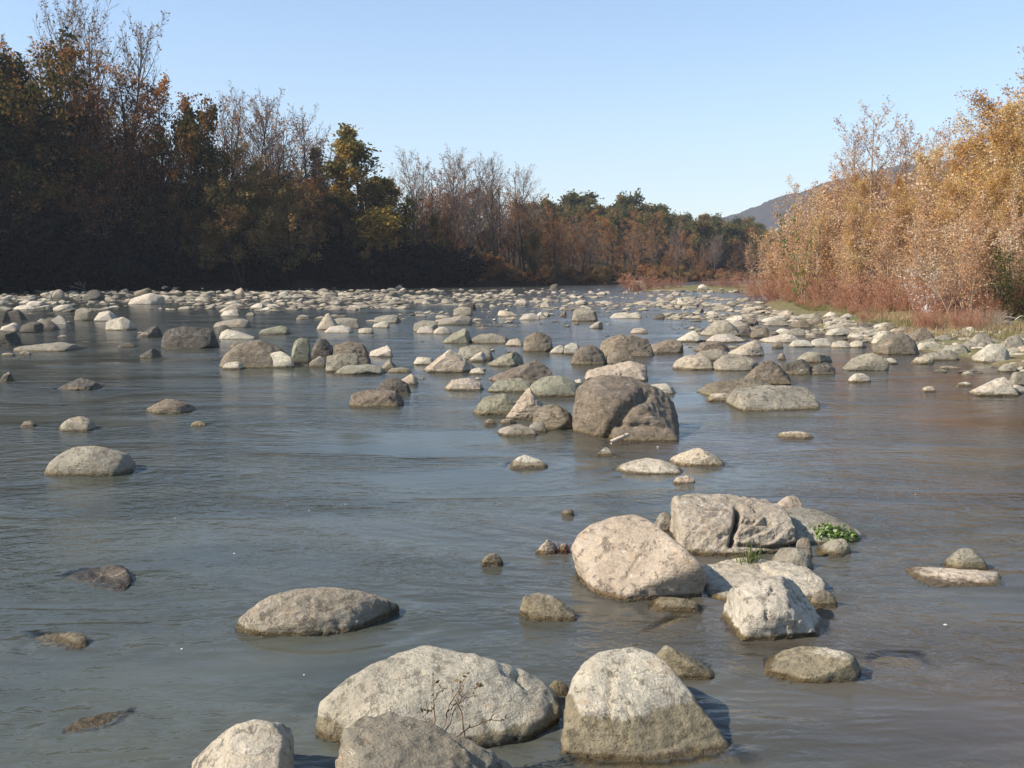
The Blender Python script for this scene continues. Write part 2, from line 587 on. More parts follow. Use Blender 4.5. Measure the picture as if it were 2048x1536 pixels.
def key_rock(pts, seed, sub, tone, label, back=0.18, drop=-0.38, pinch=0.85, **kw):
    """hand-laid rock: (photo x, photo y, height) corners, closed behind and below"""
    W = np.array([at_z(*q)[:] for q in pts])
    top = W[W[:, 2] > 0.4 * W[:, 2].max()].copy()
    top[:, 1] += back
    top[:, 2] *= 0.72
    lowp = W.copy()
    c = lowp.mean(0)
    lowp[:, :2] = c[:2] + (lowp[:, :2] - c[:2]) * pinch
    lowp[:, 2] = drop
    return add_rock('boulder', np.vstack([W, top, lowp]), seed, sub, tone, label, 'boulder', **kw)


# ---- the large boulders of the foreground
A = key_rock([(1160, 1160, .0), (1145, 1095, .2), (1155, 1072, .28), (1182, 1050, .33), (1235, 1032, .42), (1270, 1030, .43), (1302, 1043, .42), (1332, 1070, .37), (1368, 1105, .3),
              (1402, 1128, .24), (1414, 1155, .14), (1400, 1186, .0), (1240, 1200, .0), (1192, 1187, .0), (1300, 1162, .13), (1378, 1140, .2), (1292, 1194, -.02)],
             11, 6, 'warm', 'large smooth egg-shaped boulder, cream and pinkish, beside the boulder split by a deep crack',
             pinch=0.7, silt=0.0, p=40, rough=0.014, ncut=0, lump=0.015,
             cracks=[([(1277, 1108), (1268, 1130), (1250, 1160)], 2.8, 0.018), ([(1340, 1120), (1336, 1140)], 2.8, 0.015)])
B = key_rock([(1352, 1072, .08), (1354, 1012, .28), (1368, 994, .33), (1420, 989, .34), (1472, 991, .33), (1540, 1002, .3), (1576, 1020, .26), (1590, 1060, .16), (1593, 1090, .05), (1588, 1100, 0),
              (1500, 1113, 0), (1430, 1113, 0), (1378, 1103, 0), (1366, 1050, .2), (1470, 1055, .2), (1576, 1062, .15)],
             12, 7, 'warm', 'blocky tan boulder split by a deep dark crack', silt=0.04, p=60, rough=0.034, ncut=3, lump=0.025,
             cracks=[([(1470, 985), (1477, 1030), (1470, 1055), (1462, 1090)], 5.0, 0.12), ([(1477, 1040), (1510, 1046), (1545, 1046)], 3.5, 0.06),
                     ([(1470, 1060), (1440, 1075)], 4, 0.03), ([(1500, 1000), (1512, 1020)], 4, 0.03), ([(1480, 1090), (1540, 1095), (1590, 1090)], 4, 0.06)])
C = key_rock([(1452, 1250, .02), (1458, 1215, .12), (1474, 1188, .2), (1508, 1168, .25), (1560, 1156, .28), (1592, 1160, .27), (1622, 1190, .21), (1655, 1224, .12), (1662, 1245, .06), (1660, 1270, 0),
              (1560, 1277, 0), (1482, 1281, 0), (1454, 1264, 0), (1545, 1222, .18), (1500, 1245, .1)],
             13, 6, 'pale', 'rough pale angular boulder standing in front of the flat slab at the rock group', silt=0.03, p=70, rough=0.04, ncut=6, lump=0.03,
             cracks=[([(1545, 1175), (1530, 1200), (1535, 1240)], 3.0, 0.02), ([(1590, 1165), (1610, 1200), (1630, 1230)], 5, 0.04)])
D = key_rock([(1128, 1460, .05), (1140, 1400, .18), (1160, 1347, .25), (1198, 1310, .28), (1270, 1297, .3), (1320, 1318, .28), (1346, 1343, .25), (1366, 1383, .18), (1400, 1440, .08), (1437, 1490, 0),
              (1290, 1502, 0), (1130, 1490, 0), (1170, 1432, .15), (1240, 1437, .15), (1340, 1420, .14), (1122, 1545, -.05), (1475, 1540, -.06), (1300, 1565, -.06), (1130, 1600, -.14), (1530, 1600, -.16)],
             14, 6, 'pale', 'broad grey-white boulder with olive silt on its lower half, rightmost of the front row', silt=0.15, p=50, rough=0.018, ncut=3, lump=0.02,
             cracks=[([(1222, 1340), (1216, 1400), (1218, 1440)], 3.0, 0.03), ([(1230, 1390), (1262, 1430), (1250, 1490)], 2.8, 0.02), ([(1252, 1305), (1250, 1325)], 3.6, 0.035)])
E = key_rock([(632, 1450, .03), (650, 1400, .15), (690, 1365, .22), (722, 1345, .26), (790, 1309, .3), (850, 1292, .3), (920, 1304, .3), (1012, 1330, .27), (1072, 1360, .22), (1110, 1395, .13),
              (1121, 1420, .06), (1112, 1450, 0), (1040, 1492, 0), (950, 1500, 0), (1062, 1420, .13), (950, 1442, .15), (800, 1440, .18), (640, 1478, .0), (700, 1490, 0)],
             15, 6, 'pale', 'widest pale boulder, low and domed, with a dry twig growing over it', silt=0.075, p=36, rough=0.02, ncut=4, lump=0.025,
             cracks=[([(760, 1345), (800, 1352), (840, 1345)], 4, 0.035), ([(1010, 1345), (1030, 1350), (1050, 1372)], 4, 0.04)])
G = key_rock([(386, 1532, .02), (420, 1495, .12), (455, 1460, .22), (500, 1443, .25), (540, 1455, .24), (560, 1490, .2), (573, 1540, .1), (450, 1560, .15), (540, 1580, .12), (380, 1590, 0), (480, 1640, 0), (580, 1615, 0)],
             16, 6, 'pale', 'cream boulder with an orange stain, leftmost of the front row', silt=0.02, p=50, rough=0.022, ncut=4, lump=0.03)
Ff = key_rock([(672, 1545, .15), (678, 1480, .3), (702, 1445, .32), (760, 1430, .33), (830, 1440, .32), (900, 1465, .28), (980, 1490, .22), (1040, 1515, .13), (1068, 1540, .04), (700, 1565, .28),
               (850, 1565, .24), (1000, 1605, .05), (680, 1690, 0), (900, 1700, 0), (1055, 1630, 0)],
              17, 6, 'grey', 'mottled grey boulder with dark pits, lowest in the front row, before the twig', silt=0.0, p=50, rough=0.04, ncut=5, lump=0.04, back=0.1)
H = key_rock([(471, 1249, .02), (479, 1238, .06), (530, 1200, .17), (590, 1183, .2), (650, 1180, .2), (710, 1190, .17), (745, 1205, .11), (800, 1218, 0), (700, 1264, 0), (640, 1274, 0), (500, 1270, 0),
              (500, 1246, .06), (600, 1242, .1), (690, 1240, .07)],
             18, 6, 'grey', 'grey lens-shaped boulder alone in open water, wet rim along its foot', silt=0.03, p=34, rough=0.03, ncut=1, lump=0.025)
I = key_rock([(1405, 1132, .06), (1480, 1116, .09), (1560, 1124, .1), (1622, 1140, .09), (1650, 1165, .06), (1640, 1200, 0), (1500, 1205, .02), (1420, 1190, .01)],
             19, 6, 'pale', 'flat pale slab lying between the smooth egg-shaped boulder and the rough angular one', silt=0.0, p=22, rough=0.03, ncut=1, lump=0.03, back=0.05,
             cracks=[([(1520, 1128), (1545, 1148), (1560, 1170)], 3.5, 0.03)])
J = key_rock([(1560, 1045, .15), (1580, 1018, .17), (1640, 1022, .15), (1700, 1055, .05), (1738, 1080, 0), (1650, 1092, 0), (1590, 1092, 0)],
             20, 5, 'grey', 'long grey slab sloping into the water behind the green plant', silt=0.0, p=14, rough=0.02, ncut=1, lump=0.04)
K = key_rock([(1147, 862, .02), (1149, 820, .27), (1158, 770, .62), (1185, 756, .7), (1215, 752, .72), (1262, 758, .68), (1312, 775, .55), (1336, 790, .45), (1353, 825, .22), (1358, 850, .1),
              (1356, 884, 0), (1250, 884, 0), (1160, 868, 0), (1200, 800, .5), (1268, 800, .5), (1236, 846, .2), (1322, 820, .3), (1300, 882, 0)],
             21, 6, 'brown', 'huge dark brown boulder, biggest in midstream, with a pale stick at its foot', silt=0.06, p=60, rough=0.026, ncut=4, lump=0.035, back=0.35,
             cracks=[([(1290, 790), (1262, 806), (1243, 830), (1232, 850)], 11, 0.10), ([(1235, 850), (1260, 855), (1300, 850), (1330, 860)], 7, 0.06), ([(1225, 845), (1215, 880)], 6, 0.05)])

key_rock([(112, 1165, -.05), (165, 1142, -.02), (205, 1133, .02), (232, 1129, .065), (256, 1145, .06), (263, 1166, .02), (244, 1188, -.01), (190, 1184, -.04), (140, 1180, -.07)],
         31, 5, 'dark', 'half-drowned dark rock with only its broken right end above the water', back=.08, silt=-1, p=60, rough=0.05, ncut=3, lump=0.04)
key_rock([(45, 1285, -.09), (105, 1276, .0), (130, 1266, .045), (162, 1276, .04), (180, 1292, -.005), (145, 1308, -.02), (95, 1302, -.04), (50, 1296, -.1)],
         32, 5, 'brown', 'small brown mossy knob breaking the water on the near left', back=.06, silt=.03, p=30, rough=0.05, ncut=1, lump=0.06)
key_rock([(120, 1466, -.01), (150, 1446, .012), (212, 1430, .016), (262, 1424, -.02), (275, 1436, -.04), (235, 1456, -.015), (180, 1474, -.015)],
         33, 5, 'brown', 'sunken olive rock just touching the surface at the near left', back=.05, silt=.03, p=30, rough=0.04, ncut=1, lump=0.05)

# ---- every other stone one can point to: x0, x1, top, waterline, shape, tone, label (photo pixels)
PROF = {
    'dome': [(-1, 0), (-.85, .5), (-.4, .92), (.2, 1), (.8, .6), (1, 0)],
    'block': [(-1, 0), (-.9, .78), (-.2, 1), (.78, .9), (1, 0)],
    'wedge': [(-1, 0), (-.1, .66), (.55, 1), (.86, .7), (1, 0)],
    'egdew': [(1, 0), (.1, .66), (-.55, 1), (-.86, .7), (-1, 0)],
    'peak': [(-1, 0), (-.55, .45), (-.02, 1), (.6, .5), (1, 0)],
    'flat': [(-1, 0), (-.6, .8), (.3, 1), (.8, .6), (1, 0)],
    'slab': [(-1, 0), (-.85, .5), (.45, 1), (.93, .72), (1, 0)],
}
LIST = """
-24 36 661 691 block dark|dark block cut off by the left edge of the photo
36 149 684 703 slab grey|long low grey rock next to the dark block at the left edge
-2 27 705 712 flat grey|
36 58 702 710 dome grey|
-12 20 743 763 wedge dark|
103 200 757 780 peak dark|low dark two-humped rock alone above the small grey dome
279 379 799 828 dome brown|low brown rock barely breaking the water with ripples round it
106 181 834 863 dome grey|small grey dome with a dark chipped end, above the big smooth dome
31 63 841 854 flat brown|
77 257 891 952 dome grey|big smooth dome-shaped boulder alone in the open water, well away from others
373 408 842 854 dome brown|
278 316 697 716 wedge dark|small dark wedge in front of the pitted block
236 273 685 695 flat dark|
270 323 651 676 wedge dark|leaning dark wedge with a sharp peak left of the pitted block
209 268 633 661 dome pale|rounded pale stone with a dark right flank, behind open water
323 437 651 697 block dark|dark pitted block with hollows in its face
427 502 636 655 slab grey|
437 514 658 679 egdew pale|pale flat stone just right of the pitted block
429 466 649 668 dome dark|
519 578 651 669 slab green|lone greenish slab with a dark blunt end
455 501 682 697 flat brown|
441 578 678 736 dome brown|large slanting dark grey boulder heading the midstream heap
526 588 702 736 dome pale|pale rounded stone in front of the slanting grey boulder
581 622 672 726 block green|upright greenish-grey stone standing on end in the heap
620 668 676 722 dome dark|dark knobbly rock just right of the upright stone
618 654 711 734 dome grey|small round grey stone at the foot of the upright stone
441 486 723 739 flat pale|
510 528 723 734 dome brown|
634 680 626 659 peak warm|pointed pale rock standing clear at the edge of the far shoal
661 721 634 657 block grey|
648 708 650 666 flat pale|
664 747 682 730 block brown|brown slab leaning at the right of the midstream heap
649 722 706 744 block grey|grey rock with a round dark hole, front of the heap
667 772 728 749 flat green|flat greenish slab lying in front of the rock with a hole
737 787 690 714 slab pale|pale angular stone with a dark right face, beside the midstream heap
759 796 718 740 peak grey|
771 823 735 746 flat green|
747 822 755 788 dome dark|dark wet dome behind the long rough rock
793 836 748 770 wedge warm|small pale wedge tucked behind the dark wet dome
697 808 779 814 block brown|long rough brown rock alone, nearest to open water below the heap
826 868 713 730 flat pale|
845 956 698 745 peak warm|rough angular tan boulder with a raised peak
914 987 690 720 block grey|grey-brown block behind the rough tan boulder
935 973 702 723 wedge pale|
972 1048 702 733 wedge green|
972 1108 722 768 wedge brown|broad tilted slab with a dark shaded right face
937 970 735 749 flat pale|
887 968 755 781 flat warm|flat pinkish slab lying left of the tilted one
974 1066 755 784 flat green|flat grey-green slab in front of the tilted one
1054 1165 750 793 dome green|rounded grey-green rock touching the huge brown boulder's far side
945 1044 786 830 flat green|low grey-green slab left of the pyramid rock
1012 1103 776 839 peak warm|pyramid-shaped tan rock with a dark right face
1066 1152 807 859 dome brown|brown rounded slab between the pyramid rock and the huge boulder
1054 1100 844 865 dome grey|
994 1076 849 873 dome grey|low knobbly grey rock in front of the pyramid rock
968 999 837 850 dome brown|
998 1034 837 849 flat brown|
1006 1097 910 938 peak pale|small peaked pale rock alone in the open water below the pyramid rock
1195 1233 894 912 peak pale|
882 943 655 687 wedge green|greenish wedge with a sharp dark end
940 1018 666 687 dome grey|
1010 1047 677 692 flat warm|
1046 1107 663 703 block brown|rounded brown block standing alone, flat on its left side
1098 1128 689 707 wedge pale|small white wedge between two brown blocks
1128 1164 686 709 block pale|
1143 1213 690 730 dome brown|
1195 1308 668 714 block brown|big dark brown block with a steep right end
1211 1269 702 729 dome brown|brown rounded rock in front of the big dark block
1168 1298 721 763 slab warm|long pale ridged slab between dark blocks
1146 1169 758 769 flat white|
875 943 630 650 slab grey|
906 946 613 631 block grey|
905 953 603 621 wedge dark|dark slanting rock with a blunt black end, in the far shoal
747 798 629 646 slab grey|
745 780 642 656 dome pale|
826 878 639 663 block grey|
832 870 652 667 flat pale|
866 903 653 668 dome pale|
716 748 655 667 dome pale|
1143 1196 615 642 block grey|
1178 1206 642 657 wedge grey|
1035 1082 626 640 flat pale|
1071 1092 624 638 dome white|round white stone at the centre of the far shoal
1118 1133 621 634 wedge brown|
1218 1274 624 637 flat pale|
1260 1297 655 667 flat warm|
1298 1366 677 706 slab brown|brown slab right of the big dark block
1353 1400 660 684 wedge white|pale grey wedge left of the piled rock
1400 1483 638 672 peak grey|tall piled rock with a knob on its top
1411 1492 668 685 flat pale|flat pale slab in front of the piled rock
1470 1505 648 672 wedge dark|
1502 1538 654 676 slab brown|
1453 1530 679 712 wedge warm|jagged rock with a black broken right end
1388 1460 682 703 flat brown|
1348 1429 711 740 dome warm|low tan mound left of the grey dome
1384 1466 697 722 flat grey|
1426 1517 706 742 dome grey|smooth grey dome in front of the jagged rock
1484 1587 717 770 peak brown|peaked brown boulder behind the two long slabs
1555 1625 718 750 slab dark|tilted dark slab right of the peaked boulder
1595 1669 702 726 dome green|greenish rounded rock behind the tilted dark slab
1612 1673 724 750 slab dark|
1688 1770 705 743 wedge grey|grey wedge with a black right end, standing off the bank
1762 1799 716 728 flat pale|
1700 1748 746 765 dome pale|small pale rounded rock alone below the grey wedge
1406 1558 755 795 flat brown|long low grey slab behind the broad block
1462 1645 771 823 block grey|broad flat-topped block with a dark right end
1414 1475 786 803 flat warm|
1292 1355 766 790 flat pale|low pale stone just right of the huge brown boulder
1558 1636 863 879 flat warm|low pale sliver breaking the water right of the huge boulder
1346 1462 896 933 peak warm|tan rounded rock in front of the huge boulder's right corner
1232 1371 919 950 flat pale|long narrow pale rock lying low in front of the huge boulder
1349 1399 951 970 flat warm|
1948 2043 752 792 wedge pale|pale wedge near the right edge of the photo
1918 1951 763 772 flat pale|
1848 1880 772 784 flat warm|
2024 2066 742 772 block grey|
2024 2062 769 788 block pale|
2002 2040 727 744 dome grey|
1952 2024 686 723 block pale|large pale squared rock at the right bank's edge
1845 1917 698 721 slab grey|
1826 1874 712 728 flat warm|
1752 1841 666 709 dome brown|big dark dome at the foot of the right bank
1745 1790 660 686 dome pale|
1811 1868 654 684 wedge brown|
1940 1988 666 690 dome grey|
1830 1889 682 700 flat pale|
1882 1947 688 708 flat grey|
1664 1704 681 696 block pale|
1700 1736 681 696 block pale|
1621 1668 676 693 block pale|
1578 1626 679 694 flat pale|
1526 1594 667 686 slab pale|
1546 1566 682 696 dome brown|
1556 1575 706 720 dome grey|
1304 1329 626 638 dome dark|
1254 1284 624 637 flat pale|
960 1007 1107 1132 dome brown|small brown knob in the water left of the reddish sprig
1072 1124 1079 1108 peak warm|small tan stone with a reddish sprig beside it
1118 1144 1086 1106 flat warm|
1122 1154 1019 1034 dome brown|
1309 1358 1024 1066 dome grey|rounded grey stone squeezed between the egg-shaped and cracked boulders
1553 1628 991 1030 dome warm|tan rounded rock behind the long grey slab
1605 1642 1073 1118 block grey|small upright grey stone beside the green plant
1653 1718 1078 1114 wedge grey|small grey angular stone in front of the green plant
1549 1645 1095 1142 dome grey|smooth grey round stone beside the tuft of grass
1636 1696 1180 1215 dome brown|small brown pebble-like rock right of the rough angular boulder
1040 1168 1189 1243 egdew grey|lumpy olive-brown rock left of the egg-shaped boulder's foot
1308 1416 1196 1224 flat brown|drowned yellowish rock in front of the egg-shaped boulder
1312 1448 1290 1360 egdew grey|smooth olive rock behind the silt-covered front boulder
1549 1749 1298 1368 wedge pale|olive triangular rock with a pale tip, alone on the near right
1096 1145 1359 1398 dome brown|small olive stone wedged between the two big front boulders
1912 1997 1094 1142 dome grey|knobbly grey rock near the right edge with a notch under it
1846 2028 1141 1173 slab warm|long low tan rock below the knobbly grey one
108 132 578 596 dome grey|
170 215 579 600 dome dark|dark-flanked striped rock on the crest of the far left shoal
270 308 575 592 slab brown|
55 90 601 612 block white|
14 52 618 641 dome dark|
-10 16 620 645 dome dark|
0 40 645 663 slab pale|
40 82 643 665 dome dark|
70 116 640 661 flat brown|
102 138 630 650 peak pale|
150 192 615 641 dome grey|
188 236 621 642 flat pale|
260 324 586 609 dome pale|
438 478 607 624 dome warm|
442 480 620 632 flat white|
492 512 624 632 flat grey|
470 490 575 590 dome warm|
559 578 582 592 dome white|
790 806 569 577 dome white|
1098 1120 567 580 dome dark|
1393 1414 568 578 dome white|large white stone lying on the spit below the reddish bushes
1255 1300 560 580 block grey|grey rock half buried in the bushes at the tip of the spit
1018 1028 577 585 dome warm|
1030 1056 598 608 flat white|
1080 1100 602 615 dome white|
1352 1366 594 606 flat white|
2006 2052 668 700 flat grey|
1985 2030 640 652 flat grey|
1610 1646 634 650 slab brown|
1585 1622 640 656 block brown|
1650 1700 655 672 flat pale|
1525 1580 638 652 flat grey|
1440 1490 640 652 flat pale|
1560 1612 655 672 slab grey|
1764 1790 644 662 dome brown|
1845 1868 626 637 flat grey|small grey rock under the white scrap on the grass
"""


def box_pts(x0, x1, yt, yb, kind, R, sunk=None):
    base = on_ground(0.5 * (x0 + x1), yb)
    D, z0 = base.y, max(base.z, 0.0)
    if D > 60:
        z0 = max(0.0, min(z0, 0.5))
    W = (x1 - x0) * D / F
    t = W * R.uniform(0.6, 0.85)
    t = min(t, 2.2)
    if D < 11:
        t = min(t, 0.75 * W)
    M = D + 0.42 * t
    ztop = max(at_y(0, yt, M).z - z0, 0.02)
    # where a low near rock is seen mostly from above, keep its back on the ground
    pts = []
    xc = (x0 + x1) / 2
    hw = (x1 - x0) / 2
    sk = R.uniform(-.3, .3) * W * .5
    t1, t2 = R.uniform(-.12, .12) * t, R.uniform(-.12, .12) * t
    for u, v in PROF[kind]:
        px = xc + hw * u
        uu = u * R.uniform(.97, 1.0)
        vv = v * R.uniform(.93, 1.0)
        X = (px - 1024) / F * M
        zt = z0 + ztop * vv
        pts.append((X, M, zt))
        Xm = (xc - 1024) / F * M
        if kind == 'dome' or R.random() < .6:
            pts.append((Xm + (X - Xm) * .8 + sk, D + .06 * t + t1 * u, z0 + ztop * vv * R.uniform(.35, .85)))
        if kind == 'dome' or R.random() < .6:
            pts.append((Xm + (X - Xm) * .8 - sk, D + .95 * t + t2 * u, z0 + ztop * vv * R.uniform(.45, .9)))
        pts.append((Xm + (X - Xm) * 1.0, M, z0 - 0.25 - 0.15 * W))
    for u in (-.8, 0, .8):
        pts.append(((xc - 1024) / F * M + hw / F * M * u, D - .04 * t, z0 - .02))
        pts.append(((xc - 1024) / F * M + hw / F * M * u, D + t, z0 - .02))
    return np.array(pts), D, W, ztop


SILT_BOX = {(1549, 1298): .11, (1312, 1290): .14, (1040, 1189): .1, (1096, 1359): .12, (1308, 1196): .1, (88, 1266): .1, (126, 1432): .1, (960, 1107): .06}
CUSTOM = {}
for k, line in enumerate(LIST.strip().splitlines()):
    a, label = line.split('|')
    x0, x1, yt, yb, kind, tone = a.split()
    x0, x1, yt, yb = map(float, (x0, x1, yt, yb))
    R = random.Random(1000 + k)
    if kind == 'dome' and yb < 668 and not label.strip():
        kind = ['slab', 'wedge', 'flat', 'block', 'slab'][k % 5]
    pts, D, W, hgt = box_pts(x0, x1, yt, yb, kind, R)
    wpx = x1 - x0
    sub = 5 if wpx > 46 and yb > 640 else 4
    sharp = kind in ('wedge', 'egdew', 'block', 'slab')
    big = wpx > 55
    o = add_rock('boulder' if W > 0.55 else 'stone', pts, 2000 + k, sub, tone, label.strip() or None, 'boulder' if W > 0.55 else 'stone',
                 silt=SILT_BOX.get((x0, yt), R.uniform(.01, .07) if yb > 720 else R.uniform(-.03, .05)), p=(140 if sharp else (30 if kind == 'dome' and D < 25 else 90)), rough=(0.036 if tone in ('dark', 'brown', 'warm') else 0.022),
                 ncut=(3 if kind in ('flat', 'slab') else (7 if sharp else 6)), lump=0.02)
    stones.append(dict(o=o, x=0.5 * (x0 + x1), y=yb, w=wpx, h=yb - yt, kind=kind, tone=tone, label=label.strip(), W=W))

# a sunken pale slab, seen through the water beside the triangular rock
W_ = np.array([at_z(*q)[:] for q in [(1728, 1322, -.05), (1760, 1312, -.05), (1842, 1316, -.06), (1860, 1340, -.07), (1872, 1372, -.12), (1800, 1375, -.14), (1735, 1368, -.1)]])
W2 = W_.copy()
W2[:, 2] -= 0.35
sl = add_rock('boulder', np.vstack([W_, W2]), 77, 5, 'pale', 'sunken pale slab seen through the water right of the triangular rock', 'boulder', silt=-1, p=26, rough=0.02, ncut=1)
W_ = np.array([at_z(*q)[:] for q in [(1260, 1285, -.04), (1300, 1262, -.05), (1380, 1215, -.03), (1412, 1215, -.03), (1405, 1250, -.08), (1340, 1265, -.1), (1290, 1290, -.09)]])
W2 = W_.copy()
W2[:, 2] -= 0.35
sl2 = add_rock('boulder', np.vstack([W_, W2]), 78, 5, 'warm', 'sunken yellowish slab just under the water before the egg-shaped boulder', 'boulder', silt=-1, p=22, rough=0.03, ncut=1)
n_hand = len([o for o in col.objects if o.get('category') in ('boulder', 'stone')])

# ---- the many small stones: a library of shapes, the largest copied as things, the rest one scatter
lib = []
LIBK = ['wedge', 'slab', 'flat', 'block', 'peak', 'wedge', 'dome', 'slab', 'flat', 'egdew', 'block', 'wedge', 'flat', 'slab', 'peak', 'wedge', 'wedge', 'slab', 'block', 'flat']
for k in range(20):
    R = random.Random(500 + k)
    kind = LIBK[k]
    sk = R.uniform(-.35, .35)
    pts = []
    for u, v in PROF[kind]:
        if 0 < abs(u) < 1 and kind != 'dome' and R.random() < .3:
            pts += [(u, 0, v * .9), (u, 0, -.6)]
            continue
        pts += [(u, 0, v * .95), (u * .75 + sk, -.8 + u * R.uniform(-.2, .2), v * R.uniform(.4, .85)), (u * .75 - sk, .8, v * R.uniform(.5, .9)), (u, 0, -.6), (u * .75 + sk, -.95, -.1), (u * .75 - sk, .95, -.1)]
    lib.append([rock_shape(pts, 600 + k, s, 140, 0.04, 8, 0.04) for s in (2, 3)])
lib_mesh = [np_mesh('stone', l[1][0], tris=l[1][1], mats=[M_rock], smooth=False) for l in lib]

ZONES = [  # photo polygon strips: (y0, y1, x0, x1, wanted, width range in px at y1, height/width)
    (583, 592, 40, 800, 230, (9, 24)), (590, 602, -30, 860, 250, (12, 30)), (600, 622, -30, 560, 110, (14, 38)), (600, 622, 520, 1000, 130, (12, 34)),
    (580, 592, 700, 1130, 110, (7, 18)), (588, 602, 800, 1250, 110, (9, 24)), (600, 622, 950, 1400, 100, (11, 30)), (586, 612, 1190, 1420, 110, (9, 24)),
    (618, 650, -30, 140, 24, (18, 42)), (622, 648, 600, 900, 26, (14, 36)), (630, 660, 880, 1250, 26, (12, 30)), (596, 640, 1330, 1540, 230, (12, 32)),
    (622, 670, 1440, 1700, 220, (14, 44)), (650, 690, 1560, 1780, 100, (16, 44)), (655, 712, 1700, 2070, 130, (16, 50)), (690, 750, 1880, 2080, 34, (16, 48)),
    (578, 586, 1250, 1500, 60, (6, 16)), (640, 700, 1380, 1560, 28, (14, 36)), (690, 760, 840, 1060, 10, (14, 30)), (640, 720, 0, 420, 8, (12, 26)), (574, 584, 0, 1200, 60, (5, 13)),
    (586, 620, -20, 1100, 420, (6, 13)), (590, 640, 900, 1450, 200, (6, 14)), (600, 660, 1330, 1600, 140, (5, 10)), (640, 720, 1560, 2070, 120, (6, 12)), (620, 700, 600, 1500, 60, (6, 12)),
]
smalls = []
PA = np.zeros((8000, 7))
PA[:len(placed)] = placed
nP = len(placed)
for zi, (y0, y1, x0, x1, want, (w0, w1)) in enumerate(ZONES):
    R = random.Random(900 + zi)
    tries = 0
    got = 0
    while got < want and tries < want * 40:
        tries += 1
        px, py = R.uniform(x0, x1), R.uniform(y0, y1)
        if zi == 0 or zi == 20:
            if px < 250 and py < 583:
                continue
        if px > 1480 and py < 632 - (px - 1480) * 0.0 and px > 1480 + (py - 596) * 3.2:
            continue
        w = 1.02 * (w0 + (w1 - w0) * R.random() ** 2.3) * (1.35 if R.random() < .12 else 1)
        p = on_ground(px, py)
        if mnoise.noise((p.x * .28, p.y * .13, 6.6)) + .25 * R.uniform(-1, 1) < -.16:
            continue
        if p.y > 118 or p.y < 3:
            continue
        rad = 0.5 * w * p.y / F
        q = PA[:nP]
        ddx, ddy = q[:, 4] - p.x, q[:, 5] - p.y
        bad = bool((np.hypot(ddx, ddy * 0.8) < 0.54 * (q[:, 6] + rad)).any())
        # never in front of a hand-laid stone it would hide
        bad = bad or bool(((px > q[:, 0] - w * .3) & (px < q[:, 2] + w * .3) & (ddy > 0) & (q[:, 3] - q[:, 1] > 14) & (py - w * .45 < q[:, 3] - 1) & (py > q[:, 3] - 2)).any())
        if bad:
            continue
        got += 1
        PA[nP] = (px - w / 2, py - w * .3, px + w / 2, py, p.x, p.y, rad)
        nP += 1
        smalls.append((w * R.uniform(.9, 1.1), p, rad, R.random(), R.randrange(20), R.uniform(-.45, .45), R.uniform(.2, .58), px, py, R.uniform(.7, 1.05)))
smalls.sort(key=lambda s: -s[0] * (0.5 + s[6]))
budget = 300 - n_hand
KW = {}
tone_names = ['pale', 'pale', 'grey', 'warm', 'grey', 'grey', 'pale', 'brown', 'white', 'brown', 'green', 'warm', 'dark', 'pale']
sv, sf, stn, cnt = [], [], [], 0
for i, (w, p, rad, tr_, li, rz, hr, px, py, dr_) in enumerate(smalls):
    kind = LIBK[li]
    if kind in ('flat', 'slab'):
        hr *= .6
    sc = (rad, rad * dr_, rad * 1.9 * hr * 0.66)
    if i < budget:
        o = link(bpy.data.objects.new('stone', lib_mesh[li]))
        o.location = (p.x, p.y + rad * .5, max(p.z, 0) - (0.05 * rad))
        tx, ty = ((tr_ * 53) % 1 - .5) * .5, ((tr_ * 71) % 1 - .5) * .5
        o.rotation_euler = (tx, ty, rz)
        o.scale = sc
        tone = tone_names[int(tr_ * len(tone_names))]
        t = TONES[tone]
        m = .92 + .2 * ((tr_ * 97) % 1)
        o.color = (t[0] * m, t[1] * m, t[2] * m, 1)
        o['silt'] = -0.2
        tag(o, None, 'stone')
        stones.append(dict(o=o, x=px, y=py, w=w, h=w * hr, kind=kind, tone=tone, label='', W=2 * rad))
    else:
        V, Fc = lib[li][0 if w < 16 else 1]
        tilt = ((tr_ * 53) % 1 - .5) * .7
        V = V + np.stack([V[:, 0] * 0, V[:, 0] * 0, V[:, 0] * tilt], 1)
        c_, s_ = math.cos(rz), math.sin(rz)
        Q = V * np.array(sc)
        Q = np.stack([Q[:, 0] * c_ - Q[:, 1] * s_ + p.x, Q[:, 0] * s_ + Q[:, 1] * c_ + p.y + rad * .5, Q[:, 2] + max(p.z, 0) - 0.05 * rad], 1)
        sv.append(Q)
        sf.append(Fc + cnt)
        stn.append(np.full(len(Q), (tr_ * 37) % 1.0))
        cnt += len(Q)
if sv:
    me = np_mesh('shoal_stones', np.vstack(sv), tris=np.vstack(sf), mats=[M_rocks], smooth=False, fattr={'tone': np.concatenate(stn)})
    so = link(bpy.data.objects.new('shoal_stones', me))
    tag(so, 'countless small pale stones strewn over the far shoal and the bank edge', 'stones', kind='stuff')

# ---- labels for the stones without one of their own: what they look like and which landmark they lie next to
LANDMARKS = [s for s in stones if s['label']]


def short(l):
    return l.split(',')[0]


